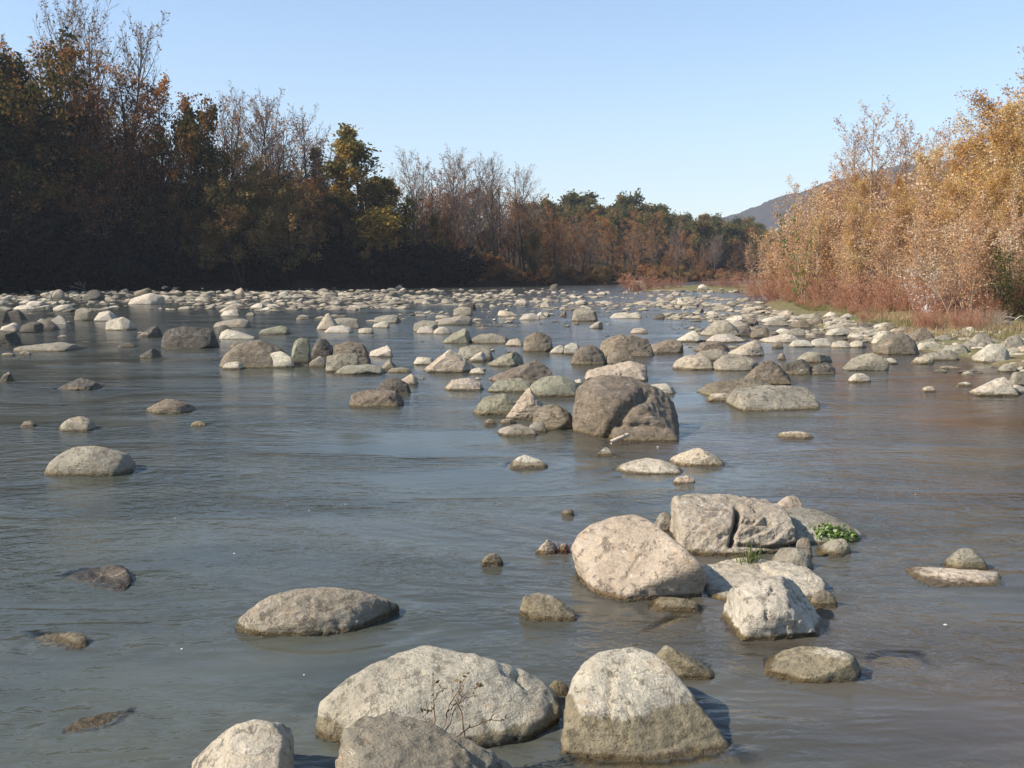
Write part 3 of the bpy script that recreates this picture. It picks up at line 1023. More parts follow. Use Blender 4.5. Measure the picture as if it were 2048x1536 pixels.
SHORT = {}
for s in LANDMARKS:
    t = s['label']
    for cut in (' with ', ' in front ', ' behind ', ' between ', ' beside ', ' next to ', ' lying ', ' standing ', ' left of ', ' right of ', ' alone', ' at the ', ' just ', ' heading', ' leaning', ' tucked', ' touching', ' barely', ' near ', ' below ', ' under ', ' seen ', ' cut off', ' on the ', ' half ', ' breaking', ' squeezed', ' wedged', ' sloping', ' in the ', ' to ', ','):
        t = t.split(cut)[0]
    SHORT[id(s)] = t
names = {}
for s in LANDMARKS:
    names.setdefault(SHORT[id(s)], []).append(s)
UNIQ = [s for s in LANDMARKS if len(names[SHORT[id(s)]]) == 1 and s['w'] > 26]
TW = {'pale': 'pale', 'warm': 'tan', 'grey': 'grey', 'green': 'greenish', 'brown': 'brown', 'dark': 'dark', 'white': 'whitish'}
KWD = {'dome': 'rounded', 'block': 'blocky', 'wedge': 'wedge-shaped', 'egdew': 'wedge-shaped', 'peak': 'pointed', 'flat': 'flat', 'slab': 'slab-like'}
ORD = ['', 'second ', 'third ', 'fourth ', 'fifth ', 'sixth ', 'seventh ', 'eighth ', 'ninth ', 'tenth ', 'eleventh ', 'twelfth ']
groups = {}
for s in stones:
    if s['label']:
        continue
    best = min(UNIQ, key=lambda q: math.hypot((q['x'] - s['x']), (q['y'] - s['y']) * 4))
    dx, dy = s['x'] - best['x'], (s['y'] - best['y']) * 4
    if abs(dx) > abs(dy):
        rel = 'right of' if dx > 0 else 'left of'
    else:
        rel = 'in front of' if dy > 0 else 'behind'
    key = (TW[s['tone']], KWD[s['kind']], rel, SHORT[id(best)])
    groups.setdefault(key, []).append((math.hypot(dx, dy), s))
for (tw, kw, rel, lm), mem in groups.items():
    mem.sort(key=lambda m: m[0])
    for i, (_, s) in enumerate(mem):
        first = 'nearest ' if len(mem) > 1 and i == 0 else ORD[min(i, 11)] + ('nearest ' if i else '')
        s['o']['label'] = f"{first}{tw} {kw} stone {rel} the {lm}"
        # at most 16 words
        wds = s['o']['label'].split()
        s['o']['label'] = ' '.join(wds[:16])
for s in stones:
    s['o']['group'] = 'stones of the river bed'
for o in col.objects:
    if o.get('category') in ('boulder', 'stone'):
        o['group'] = 'stones of the river bed'

# ------------------------------------------------------------------ water surface
yv = [0.6]
while yv[-1] < 330:
    yv.append(yv[-1] * 1.0066 + 0.004)
yv = np.array(yv)
tv = np.concatenate([np.linspace(-1.6, -0.62, 60), np.linspace(-0.61, 0.61, 430), np.linspace(0.62, 1.6, 60)])
WY, TT = np.meshgrid(yv, tv, indexing='ij')
WX = TT * (WY + 2.0)
step = np.gradient(yv)[:, None] * np.ones_like(WX)
wz = np.zeros(WX.size)
xs, ys, st_ = WX.ravel(), WY.ravel(), step.ravel()
mask = np.array([0.4 + 1.7 * max(0.0, mnoise.noise((x * .16 + 4, y * .11, 2.2)) + 0.08) for x, y in zip(xs, ys)])
for wl, amp, seed in ((2.6, 0.022, 23.0), (1.1, 0.013, 1.0), (0.42, 0.0050, 7.0), (0.19, 0.0018, 13.0)):
    sel = np.where(st_ < wl * 0.9)[0]
    k = 1.0 / wl
    wz[sel] += amp * mask[sel] * np.interp(ys[sel], [5, 16], [.55, 1.0]) * np.array([mnoise.noise((x * k * .62 + 0.25 * y * k, y * k, seed)) for x, y in zip(xs[sel], ys[sel])])
# ripples standing round the nearer stones, drawn out downstream
sel_n = np.where(ys < 26)[0]
for (_, _, _, _, qx, qy, qr) in placed:
    if qy > 24 or qr < .06:
        continue
    ddx, ddy = xs[sel_n] - qx, ys[sel_n] - qy
    rr = np.hypot(ddx * np.where(ddx > 0, .7, 1.1), ddy * 1.25) - qr
    m_ = rr < 1.1
    ph = (qx * 37 + qy * 11) % 6.28
    rm = np.maximum(rr[m_], 0)
    wz[sel_n[m_]] += .0065 * np.exp(-rm / .22) * np.sin(rm * 24 + ph + 1.6 * np.sin(ddx[m_] * 5 + ph) + 1.2 * np.sin(ddy[m_] * 7))
# clearness from the depth of water over the stones
clear = np.zeros(WX.size)
bv = np.vstack(near_bvh_v)
bf = np.vstack(near_bvh_f)
tree = BVHTree.FromPolygons(bv.tolist(), bf.tolist())
sel = np.where((ys < 26) & (np.abs(TT.ravel()) < 0.75))[0]
dn_ = Vector((0, 0, -1))
for i in sel:
    hit = tree.ray_cast(Vector((xs[i], ys[i], 0.0)), dn_, 0.6)
    if hit[0] is not None:
        clear[i] = math.exp(8.5 * hit[0].z)
tg = terr(WX, WY).ravel()
clear = np.maximum(clear, np.exp(9.0 * np.minimum(tg, 0)) * 0.8)
water = link(bpy.data.objects.new('water', grid_mesh('water', WX, WY, wz.reshape(WX.shape), [M_water], fattr={'clear': clear})))
tag(water, kind='structure')
# ------------------------------------------------------------------ plants
def grow(sp, seed):
    R = random.Random(seed)
    out = {}
    anchors = []
    L = len(sp['n'])
    up = Vector((0, 0, 1))

    def rv():
        return Vector((R.gauss(0, 1), R.gauss(0, 1), R.gauss(0, 1)))

    def rec(p, d, ln, r, lv):
        n = sp['seg'][lv]
        pts, rad, dirs = [p], [r], [d]
        tp = sp.get('taper', .85)
        for i in range(n):
            d = (d + rv() * sp['wig'][lv] + up * sp['trop'][lv]).normalized()
            p = p + d * (ln / n)
            pts.append(p)
            rad.append(max(r * (1 - tp * (i + 1) / n), 0.003))
            dirs.append(d)
        out.setdefault(lv, []).append((pts, rad))
        if lv >= sp.get('leaf_from', L - 1):
            anchors.append(pts)
        if lv == L - 1:
            return
        nc = sp['n'][lv + 1]
        nc = max(1, int(nc * R.uniform(.75, 1.25) + .5))
        f0 = sp['f0'][lv + 1]
        az0 = R.uniform(0, 6.28)
        for k in range(nc):
            f = f0 + (1 - f0) * (k + R.random()) / nc
            f = min(f, .995)
            q = f * n
            i = int(q)
            pt = pts[i].lerp(pts[i + 1], q - i)
            pr = rad[i] + (rad[i + 1] - rad[i]) * (q - i)
            dd = dirs[i + 1]
            ang = math.radians(sp['ang'][lv + 1] * R.uniform(.7, 1.25))
            az = az0 + k * 2.4 + R.uniform(-.5, .5)
            a = dd.orthogonal().normalized()
            b = dd.cross(a)
            perp = a * math.cos(az) + b * math.sin(az)
            cd = dd * math.cos(ang) + perp * math.sin(ang)
            tf = sp['tap'][lv + 1]
            shape = 1 - tf * (f - f0) / (1 - f0)
            if sp.get('round') and lv == 0:
                g = (f - f0) / (1 - f0)
                shape = 0.55 + 0.75 * math.sin(math.pi * min(1, .15 + .85 * g)) if g < 1 else .5
            cl = ln * sp['len'][lv + 1] * shape * R.uniform(.65, 1.2)
            rec(pt, cd, cl, max(min(pr * .75, cl * sp.get('thick', .018)), sp.get('rmin', .006)), lv + 1)

    for s in range(sp['n'][0]):
        if sp['n'][0] == 1:
            p, d = Vector((0, 0, -.3)), Vector((R.gauss(0, .03), R.gauss(0, .03), 1)).normalized()
            ln = sp['H'] * sp['len'][0]
        else:
            a = R.uniform(0, 6.28)
            rr = sp['spread'] * math.sqrt(R.random())
            p = Vector((math.cos(a) * rr, math.sin(a) * rr, -.2))
            tl = sp['tilt'] * R.uniform(.2, 1.1)
            a2 = a + R.uniform(-.6, .6)
            d = Vector((math.cos(a2) * math.sin(tl), math.sin(a2) * math.sin(tl), math.cos(tl)))
            ln = sp['H'] * sp['len'][0] * R.uniform(.6, 1.1)
        rec(p, d, ln, sp['r0'], 0)
    return out, anchors


def tubes(branches, sides):
    """branches of equal point count -> verts, quads"""
    P = np.array([[q[:] for q in b[0]] for b in branches])
    Rr = np.array([b[1] for b in branches])
    B, N, _ = P.shape
    Tn = np.gradient(P, axis=1)
    Tn /= np.linalg.norm(Tn, axis=2, keepdims=True) + 1e-9
    ref = np.where(np.abs(Tn[..., 2:3]) > .9, np.array([1., 0, 0]), np.array([0, 0, 1.]))
    U = np.cross(Tn, ref)
    U /= np.linalg.norm(U, axis=2, keepdims=True) + 1e-9
    V = np.cross(Tn, U)
    a = np.arange(sides) * 2 * math.pi / sides
    ring = U[:, :, None, :] * np.cos(a)[None, None, :, None] + V[:, :, None, :] * np.sin(a)[None, None, :, None]
    vs = P[:, :, None, :] + ring * Rr[:, :, None, None]
    idx = np.arange(B * N * sides).reshape(B, N, sides)
    nx = np.roll(idx, -1, axis=2)
    q = np.stack([idx[:, :-1], nx[:, :-1], nx[:, 1:], idx[:, 1:]], -1).reshape(-1, 4)
    return vs.reshape(-1, 3), q


def join(parts):
    v, q, n = [], [], 0
    for a, b in parts:
        v.append(a)
        q.append(b + n)
        n += len(a)
    return np.vstack(v), np.vstack(q)


def leaves(anchors, sp, seed):
    rs = np.random.RandomState(seed)
    per, size, spread = sp['leaf']
    pts = []
    for a in anchors:
        k = rs.poisson(per)
        if k == 0:
            continue
        A = np.array([q[:] for q in a])
        f = rs.uniform(.15, 1, k) * (len(A) - 1)
        i = np.minimum(f.astype(int), len(A) - 2)
        pts.append(A[i] + (A[i + 1] - A[i]) * (f - i)[:, None] + rs.normal(0, spread, (k, 3)))
    C = np.vstack(pts)
    n = len(C)
    U = rs.normal(0, 1, (n, 3))
    U /= np.linalg.norm(U, axis=1, keepdims=True)
    W = rs.normal(0, 1, (n, 3))
    V = np.cross(U, W)
    V /= np.linalg.norm(V, axis=1, keepdims=True)
    s = size * rs.uniform(.6, 1.35, (n, 1))
    Nn = np.cross(U, V)
    vs = np.stack([C - U * s * .5, C + V * s * .32 - U * s * .05 + Nn * s * .12, C + U * s * .5, C - V * s * .32 - U * s * .05 + Nn * s * .12], 1).reshape(-1, 3)
    # tint: each spray of leaves has turned about as far as its neighbours
    tint = np.array([mnoise.noise((x * .55, y * .55, z * .55)) for x, y, z in C]) * .9 + .5 + rs.normal(0, .16, n)
    return vs, np.arange(n * 4).reshape(n, 4), np.clip(tint, 0, 1)


SPECIES = {}


def species(key, sp, variants, bark, twig, leaf):
    SPECIES[key] = []
    for k in range(variants):
        seed = abs(hash(key)) % 1 + sum(map(ord, key)) * 7 + k * 101
        br, an = grow(sp, seed)
        tl = sp.get('trunk_levels', 2)
        sides = {0: 7, 1: 5}
        big = join([tubes(br[lv], sides.get(lv, 3)) for lv in br if lv < tl])
        parts, mats_i = [], []
        fine = [lv for lv in br if lv >= tl]
        if fine:
            tv_, tq = join([tubes(br[lv], 3) for lv in fine])
            parts.append((tv_, tq))
            mats_i.append(np.zeros(len(tq), int))
            tint = [np.zeros(len(tq))]
        else:
            tint = []
        if sp['leaf'][0] > 0:
            lv_, lq, lt = leaves(an, sp, seed)
            parts.append((lv_, lq))
            mats_i.append(np.ones(len(lq), int))
            tint.append(lt)
        cv, cq = join(parts)
        H = max(big[0][:, 2].max(), cv[:, 2].max())
        W = np.percentile(np.abs(cv[:, :2]), 97)
        me_t = np_mesh('trunk', big[0], quads=big[1], mats=[bark], smooth=True)
        me_c = np_mesh('crown', cv, quads=cq, mats=[twig, leaf], mat_idx=np.concatenate(mats_i), fattr={'tint': np.concatenate(tint)})
        SPECIES[key].append(dict(t=me_t, c=me_c, H=H, W=W, arr=(big, (cv, cq, np.concatenate(mats_i), np.concatenate(tint)))))


bark_dark = bark_material('bark_dark', (0.035, 0.028, 0.022), (0.075, 0.06, 0.045))
bark_grey = bark_material('bark_grey', (0.07, 0.056, 0.046), (0.15, 0.125, 0.105))
bark_pale = bark_material('bark_pale', (0.24, 0.18, 0.13), (0.42, 0.33, 0.24))
twig_grey = bark_material('twig_grey', (0.17, 0.125, 0.11), (0.27, 0.205, 0.18), 2)
twig_brown = bark_material('twig_brown', (0.10, 0.062, 0.042), (0.18, 0.11, 0.072), 2)
twig_mauve = bark_material('twig_mauve', (0.27, 0.185, 0.155), (0.42, 0.31, 0.27), 2)
twig_pink = bark_material('twig_pink', (0.34, 0.20, 0.14), (0.50, 0.33, 0.24), 2)
twig_red = bark_material('twig_red', (0.28, 0.12, 0.08), (0.42, 0.21, 0.14), 2)
leaf_oak = leaf_material('leaf_oak', [(0.026, 0.032, 0.013), (0.065, 0.062, 0.022), (0.16, 0.10, 0.03), (0.26, 0.125, 0.045)], .45)
leaf_oakgold = leaf_material('leaf_oak_gold', [(0.09, 0.085, 0.025), (0.22, 0.175, 0.042), (0.42, 0.27, 0.055), (0.50, 0.26, 0.065)], .6)
leaf_rust = leaf_material('leaf_rust', [(0.10, 0.06, 0.03), (0.25, 0.125, 0.055), (0.40, 0.19, 0.075), (0.52, 0.29, 0.10)], .55)
leaf_olive = leaf_material('leaf_olive', [(0.11, 0.10, 0.04), (0.26, 0.19, 0.07), (0.38, 0.24, 0.09), (0.44, 0.25, 0.10)], .55)
leaf_ridge = leaf_material('leaf_ridge', [(0.05, 0.06, 0.024), (0.10, 0.105, 0.036), (0.18, 0.14, 0.05), (0.25, 0.15, 0.06)], .45)
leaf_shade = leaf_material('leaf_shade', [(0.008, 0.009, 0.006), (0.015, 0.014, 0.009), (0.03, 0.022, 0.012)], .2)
leaf_tip = leaf_material('leaf_pale_tip', [(0.20, 0.15, 0.10), (0.30, 0.22, 0.14), (0.36, 0.24, 0.12)])
leaf_gold = leaf_material('leaf_gold', [(0.36, 0.18, 0.055), (0.52, 0.315, 0.105), (0.61, 0.42, 0.16), (0.66, 0.53, 0.30)])
leaf_peach = leaf_material('leaf_peach', [(0.36, 0.18, 0.085), (0.51, 0.29, 0.14), (0.59, 0.40, 0.22), (0.65, 0.52, 0.36)])
leaf_redb = leaf_material('leaf_red', [(0.30, 0.14, 0.085), (0.40, 0.22, 0.13), (0.48, 0.33, 0.20)])
leaf_green = leaf_material('leaf_green', [(0.05, 0.10, 0.02), (0.10, 0.18, 0.035), (0.22, 0.26, 0.07)])
leaf_oliveg = leaf_material('leaf_olive_green', [(0.035, 0.045, 0.014), (0.075, 0.085, 0.024), (0.16, 0.14, 0.045)])
leaf_white = leaf_material('leaf_seed_white', [(0.6, 0.57, 0.5), (0.75, 0.73, 0.68)])

species('bare', dict(H=20, r0=.2, n=[1, 34, 11, 7], seg=[12, 6, 4, 2], wig=[.04, .07, .09, .1], trop=[.03, .12, .1, .06], f0=[0, .16, .12, .12], ang=[0, 36, 30, 30],
                     len=[.95, .42, .34, .42], tap=[0, .62, .4, .3], thick=.012, rmin=.0125, leaf=(.4, .2, .08)), 3, bark_grey, twig_grey, leaf_tip)
species('oak', dict(H=16, r0=.3, n=[1, 13, 7, 6], seg=[9, 6, 4, 3], wig=[.09, .16, .2, .2], trop=[.05, .06, .03, .02], f0=[0, .25, .25, .2], ang=[0, 58, 48, 45],
                    len=[.86, .36, .42, .42], tap=[0, .35, .3, .2], round=True, thick=.022, rmin=.014, leaf=(13, .34, .30)), 2, bark_dark, twig_brown, leaf_oak)
species('oakgold', dict(H=16, r0=.28, n=[1, 15, 7, 5], seg=[9, 6, 4, 3], wig=[.07, .14, .2, .2], trop=[.05, .06, .03, .02], f0=[0, .15, .25, .2], ang=[0, 58, 48, 45],
                        len=[.92, .30, .42, .42], tap=[0, .6, .3, .2], thick=.022, rmin=.014, leaf=(14, .32, .28)), 2, bark_dark, twig_brown, leaf_oakgold)
species('rust', dict(H=15, r0=.2, n=[1, 20, 8, 6], seg=[10, 6, 4, 3], wig=[.06, .1, .14, .15], trop=[.03, .08, .06, .03], f0=[0, .14, .15, .15], ang=[0, 46, 40, 38],
                     len=[.95, .38, .38, .45], tap=[0, .6, .4, .3], thick=.014, rmin=.012, leaf=(4.2, .2, .16)), 3, bark_dark, twig_brown, leaf_rust)
species('olive', dict(H=11, r0=.14, n=[5, 12, 7, 5], spread=.8, tilt=.5, seg=[8, 5, 4, 3], wig=[.08, .13, .16, .15], trop=[.03, .05, .0, -.03], f0=[0, .25, .15, .15], ang=[0, 46, 42, 38],
                      len=[.85, .36, .42, .48], tap=[0, .45, .35, .3], thick=.014, rmin=.012, leaf=(5.5, .22, .16)), 2, bark_dark, twig_brown, leaf_olive)
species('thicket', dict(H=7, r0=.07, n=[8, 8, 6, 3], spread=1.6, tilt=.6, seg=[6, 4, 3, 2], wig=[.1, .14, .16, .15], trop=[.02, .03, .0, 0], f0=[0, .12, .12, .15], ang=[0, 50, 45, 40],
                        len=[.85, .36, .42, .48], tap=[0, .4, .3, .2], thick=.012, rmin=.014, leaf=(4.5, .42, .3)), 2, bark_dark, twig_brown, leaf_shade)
species('gold', dict(H=11, r0=.09, n=[1, 30, 8, 5], seg=[11, 6, 4, 3], wig=[.03, .07, .1, .12], trop=[.03, .09, .08, .05], f0=[0, .06, .12, .15], ang=[0, 42, 38, 38],
                     len=[.97, .38, .38, .42], tap=[0, .68, .4, .3], thick=.012, rmin=.007, leaf=(9, .095, .13)), 3, bark_pale, twig_pink, leaf_gold)
species('palepoplar', dict(H=11, r0=.09, n=[1, 28, 8, 7], seg=[11, 6, 4, 3], wig=[.03, .06, .09, .12], trop=[.03, .1, .09, .05], f0=[0, .1, .12, .15], ang=[0, 38, 34, 34],
                           len=[.97, .38, .38, .42], tap=[0, .6, .4, .3], thick=.012, rmin=.0085, leaf=(.9, .12, .08)), 2, bark_pale, twig_mauve, leaf_peach)
species('willow', dict(H=6, r0=.045, n=[16, 9, 7, 4], spread=.9, tilt=.38, seg=[7, 5, 4, 2], wig=[.04, .07, .1, .12], trop=[.05, .09, .06, .03], f0=[0, .12, .12, .15], ang=[0, 28, 28, 30],
                       len=[.92, .36, .38, .42], tap=[0, .45, .3, .2], thick=.010, rmin=.006, leaf=(1.9, .115, .11)), 3, bark_pale, twig_pink, leaf_peach)
species('redshrub', dict(H=2.6, r0=.018, n=[22, 8, 5], spread=.8, tilt=.5, seg=[6, 4, 3], wig=[.06, .1, .12], trop=[.04, .08, .05], f0=[0, .1, .1], ang=[0, 32, 32],
                         len=[.9, .36, .4], tap=[0, .4, .3], thick=.009, rmin=.005, leaf=(2.2, .075, .06), trunk_levels=1), 3, twig_red, twig_red, leaf_redb)
species('seedhead', dict(H=3.6, r0=.02, n=[9, 8, 5], spread=.6, tilt=.45, seg=[6, 4, 3], wig=[.1, .12, .12], trop=[.03, .05, .02], f0=[0, .2, .2], ang=[0, 38, 36],
                         len=[.9, .36, .4], tap=[0, .4, .3], thick=.009, rmin=.005, leaf=(1.3, .11, .09), trunk_levels=1), 1, twig_red, twig_pink, leaf_white)
species('greenstalk', dict(H=4.5, r0=.03, n=[3, 22, 1], spread=.3, tilt=.22, seg=[8, 3, 2], wig=[.04, .1, .1], trop=[.06, .08, .05], f0=[0, .1, .3], ang=[0, 40, 30],
                           len=[.95, .12, .4], tap=[0, .5, .3], thick=.012, rmin=.006, leaf=(5, .10, .08), trunk_levels=1, leaf_from=1), 1, twig_pink, twig_brown, leaf_green)
species('darkgreen', dict(H=4, r0=.03, n=[14, 9, 5], spread=.8, tilt=.45, seg=[6, 4, 3], wig=[.06, .1, .12], trop=[.04, .06, .03], f0=[0, .1, .1], ang=[0, 36, 36],
                          len=[.9, .36, .42], tap=[0, .4, .3], thick=.01, rmin=.006, leaf=(7, .11, .09), trunk_levels=1), 1, bark_dark, twig_brown, leaf_oliveg)
species('straw', dict(H=1.3, r0=.006, n=[160, 2], spread=.45, tilt=.6, seg=[6, 3], wig=[.05, .1], trop=[-.06, -.05], f0=[0, .4], ang=[0, 20],
                      len=[.95, .4], tap=[0, .3], thick=.006, rmin=.003, leaf=(.6, .05, .03), trunk_levels=1), 1, bark_pale, bark_pale, leaf_tip)
# cypress: a dark narrow cone of dense sprays
species('cypress', dict(H=12, r0=.16, n=[1, 60, 5], seg=[10, 4, 3], wig=[.01, .05, .1], trop=[.02, .25, .2], f0=[0, .08, .2], ang=[0, 50, 35],
                        len=[.98, .14, .5], tap=[0, .85, .3], thick=.014, rmin=.012, leaf=(11, .26, .16), trunk_levels=1), 1, bark_dark, twig_brown, leaf_oak)

# coarser versions for the woods that read as one mass
species('rust_mass', dict(H=13, r0=.16, n=[1, 16, 6, 4], seg=[8, 5, 3, 2], wig=[.06, .1, .14, .15], trop=[.03, .08, .06, .03], f0=[0, .1, .15, .15], ang=[0, 50, 42, 40],
                     len=[.95, .42, .42, .45], tap=[0, .55, .4, .3], thick=.014, rmin=.016, leaf=(4.5, .27, .22)), 3, bark_dark, twig_brown, leaf_rust)
species('bare_mass', dict(H=15, r0=.16, n=[1, 20, 7, 5], seg=[8, 5, 3, 2], wig=[.03, .07, .1, .12], trop=[.03, .09, .08, .05], f0=[0, .12, .15, .15], ang=[0, 42, 38, 34],
                     len=[.97, .38, .38, .45], tap=[0, .65, .45, .3], thick=.014, rmin=.018, leaf=(.8, .22, .12)), 2, bark_grey, twig_grey, leaf_rust)
species('willow_mass', dict(H=6, r0=.03, n=[12, 8, 6, 3], spread=1.0, tilt=.4, seg=[6, 4, 3, 2], wig=[.04, .07, .1, .12], trop=[.05, .09, .06, .03], f0=[0, .1, .12, .15], ang=[0, 30, 30, 30],
                       len=[.92, .38, .38, .42], tap=[0, .45, .3, .2], thick=.010, rmin=.007, leaf=(2.8, .105, .12)), 2, bark_pale, twig_pink, leaf_peach)

species('ridge_oak', dict(H=9, r0=.25, n=[1, 18, 7, 5], seg=[7, 5, 3, 2], wig=[.06, .14, .2, .2], trop=[.04, .05, .03, .02], f0=[0, .08, .2, .2], ang=[0, 68, 50, 45],
                    len=[.8, .52, .42, .42], tap=[0, .35, .3, .2], thick=.022, rmin=.02, leaf=(9, .42, .36)), 2, bark_dark, twig_brown, leaf_ridge)
species('poplar_mass', dict(H=9, r0=.06, n=[2, 22, 7, 5], spread=.5, tilt=.08, seg=[9, 5, 3, 2], wig=[.03, .06, .09, .12], trop=[.04, .1, .09, .05], f0=[0, .08, .12, .15], ang=[0, 36, 34, 34],
                      len=[.97, .34, .38, .42], tap=[0, .6, .4, .3], thick=.012, rmin=.008, leaf=(1.7, .11, .1)), 2, bark_pale, twig_pink, leaf_peach)

veg_n = 0


def plant(name, key, x, y, top, label, cat, group=None, wide=1.0, var=None, rz=None, lean=0.0, zoff=0.0, crown='crown', stem='trunk'):
    """one tree or shrub: an empty at its foot with a trunk and a crown, scaled so that it is `top` metres tall"""
    global veg_n
    R = random.Random(veg_n * 17 + 3)
    veg_n += 1
    vs = SPECIES[key]
    s = vs[(veg_n if var is None else var) % len(vs)]
    root = link(bpy.data.objects.new(name, None))
    root.empty_display_size = .3
    root.location = (x, y, terr1(x, y) + zoff - .05)
    k = top / s['H']
    kw = k * wide
    root.scale = (kw, kw, k)
    root.rotation_euler = (0, lean, R.uniform(0, 6.28) if rz is None else rz)
    if lean:
        root.rotation_euler = (0, lean, 0)
    t = link(bpy.data.objects.new(stem, s['t']), root)
    c = link(bpy.data.objects.new(crown, s['c']), root)
    tag(root, label, cat, group)
    return root


def tree_px(name, key, px, ytop, y, label, wide=1.0, group=None, cat='tree', **kw):
    """tree whose top is at a photo pixel, standing y metres away"""
    p = at_y(px, ytop, y)
    g = terr1(p.x, y)
    return plant(name, key, p.x, y, max(p.z - g, .5), label, cat, group, wide, **kw)


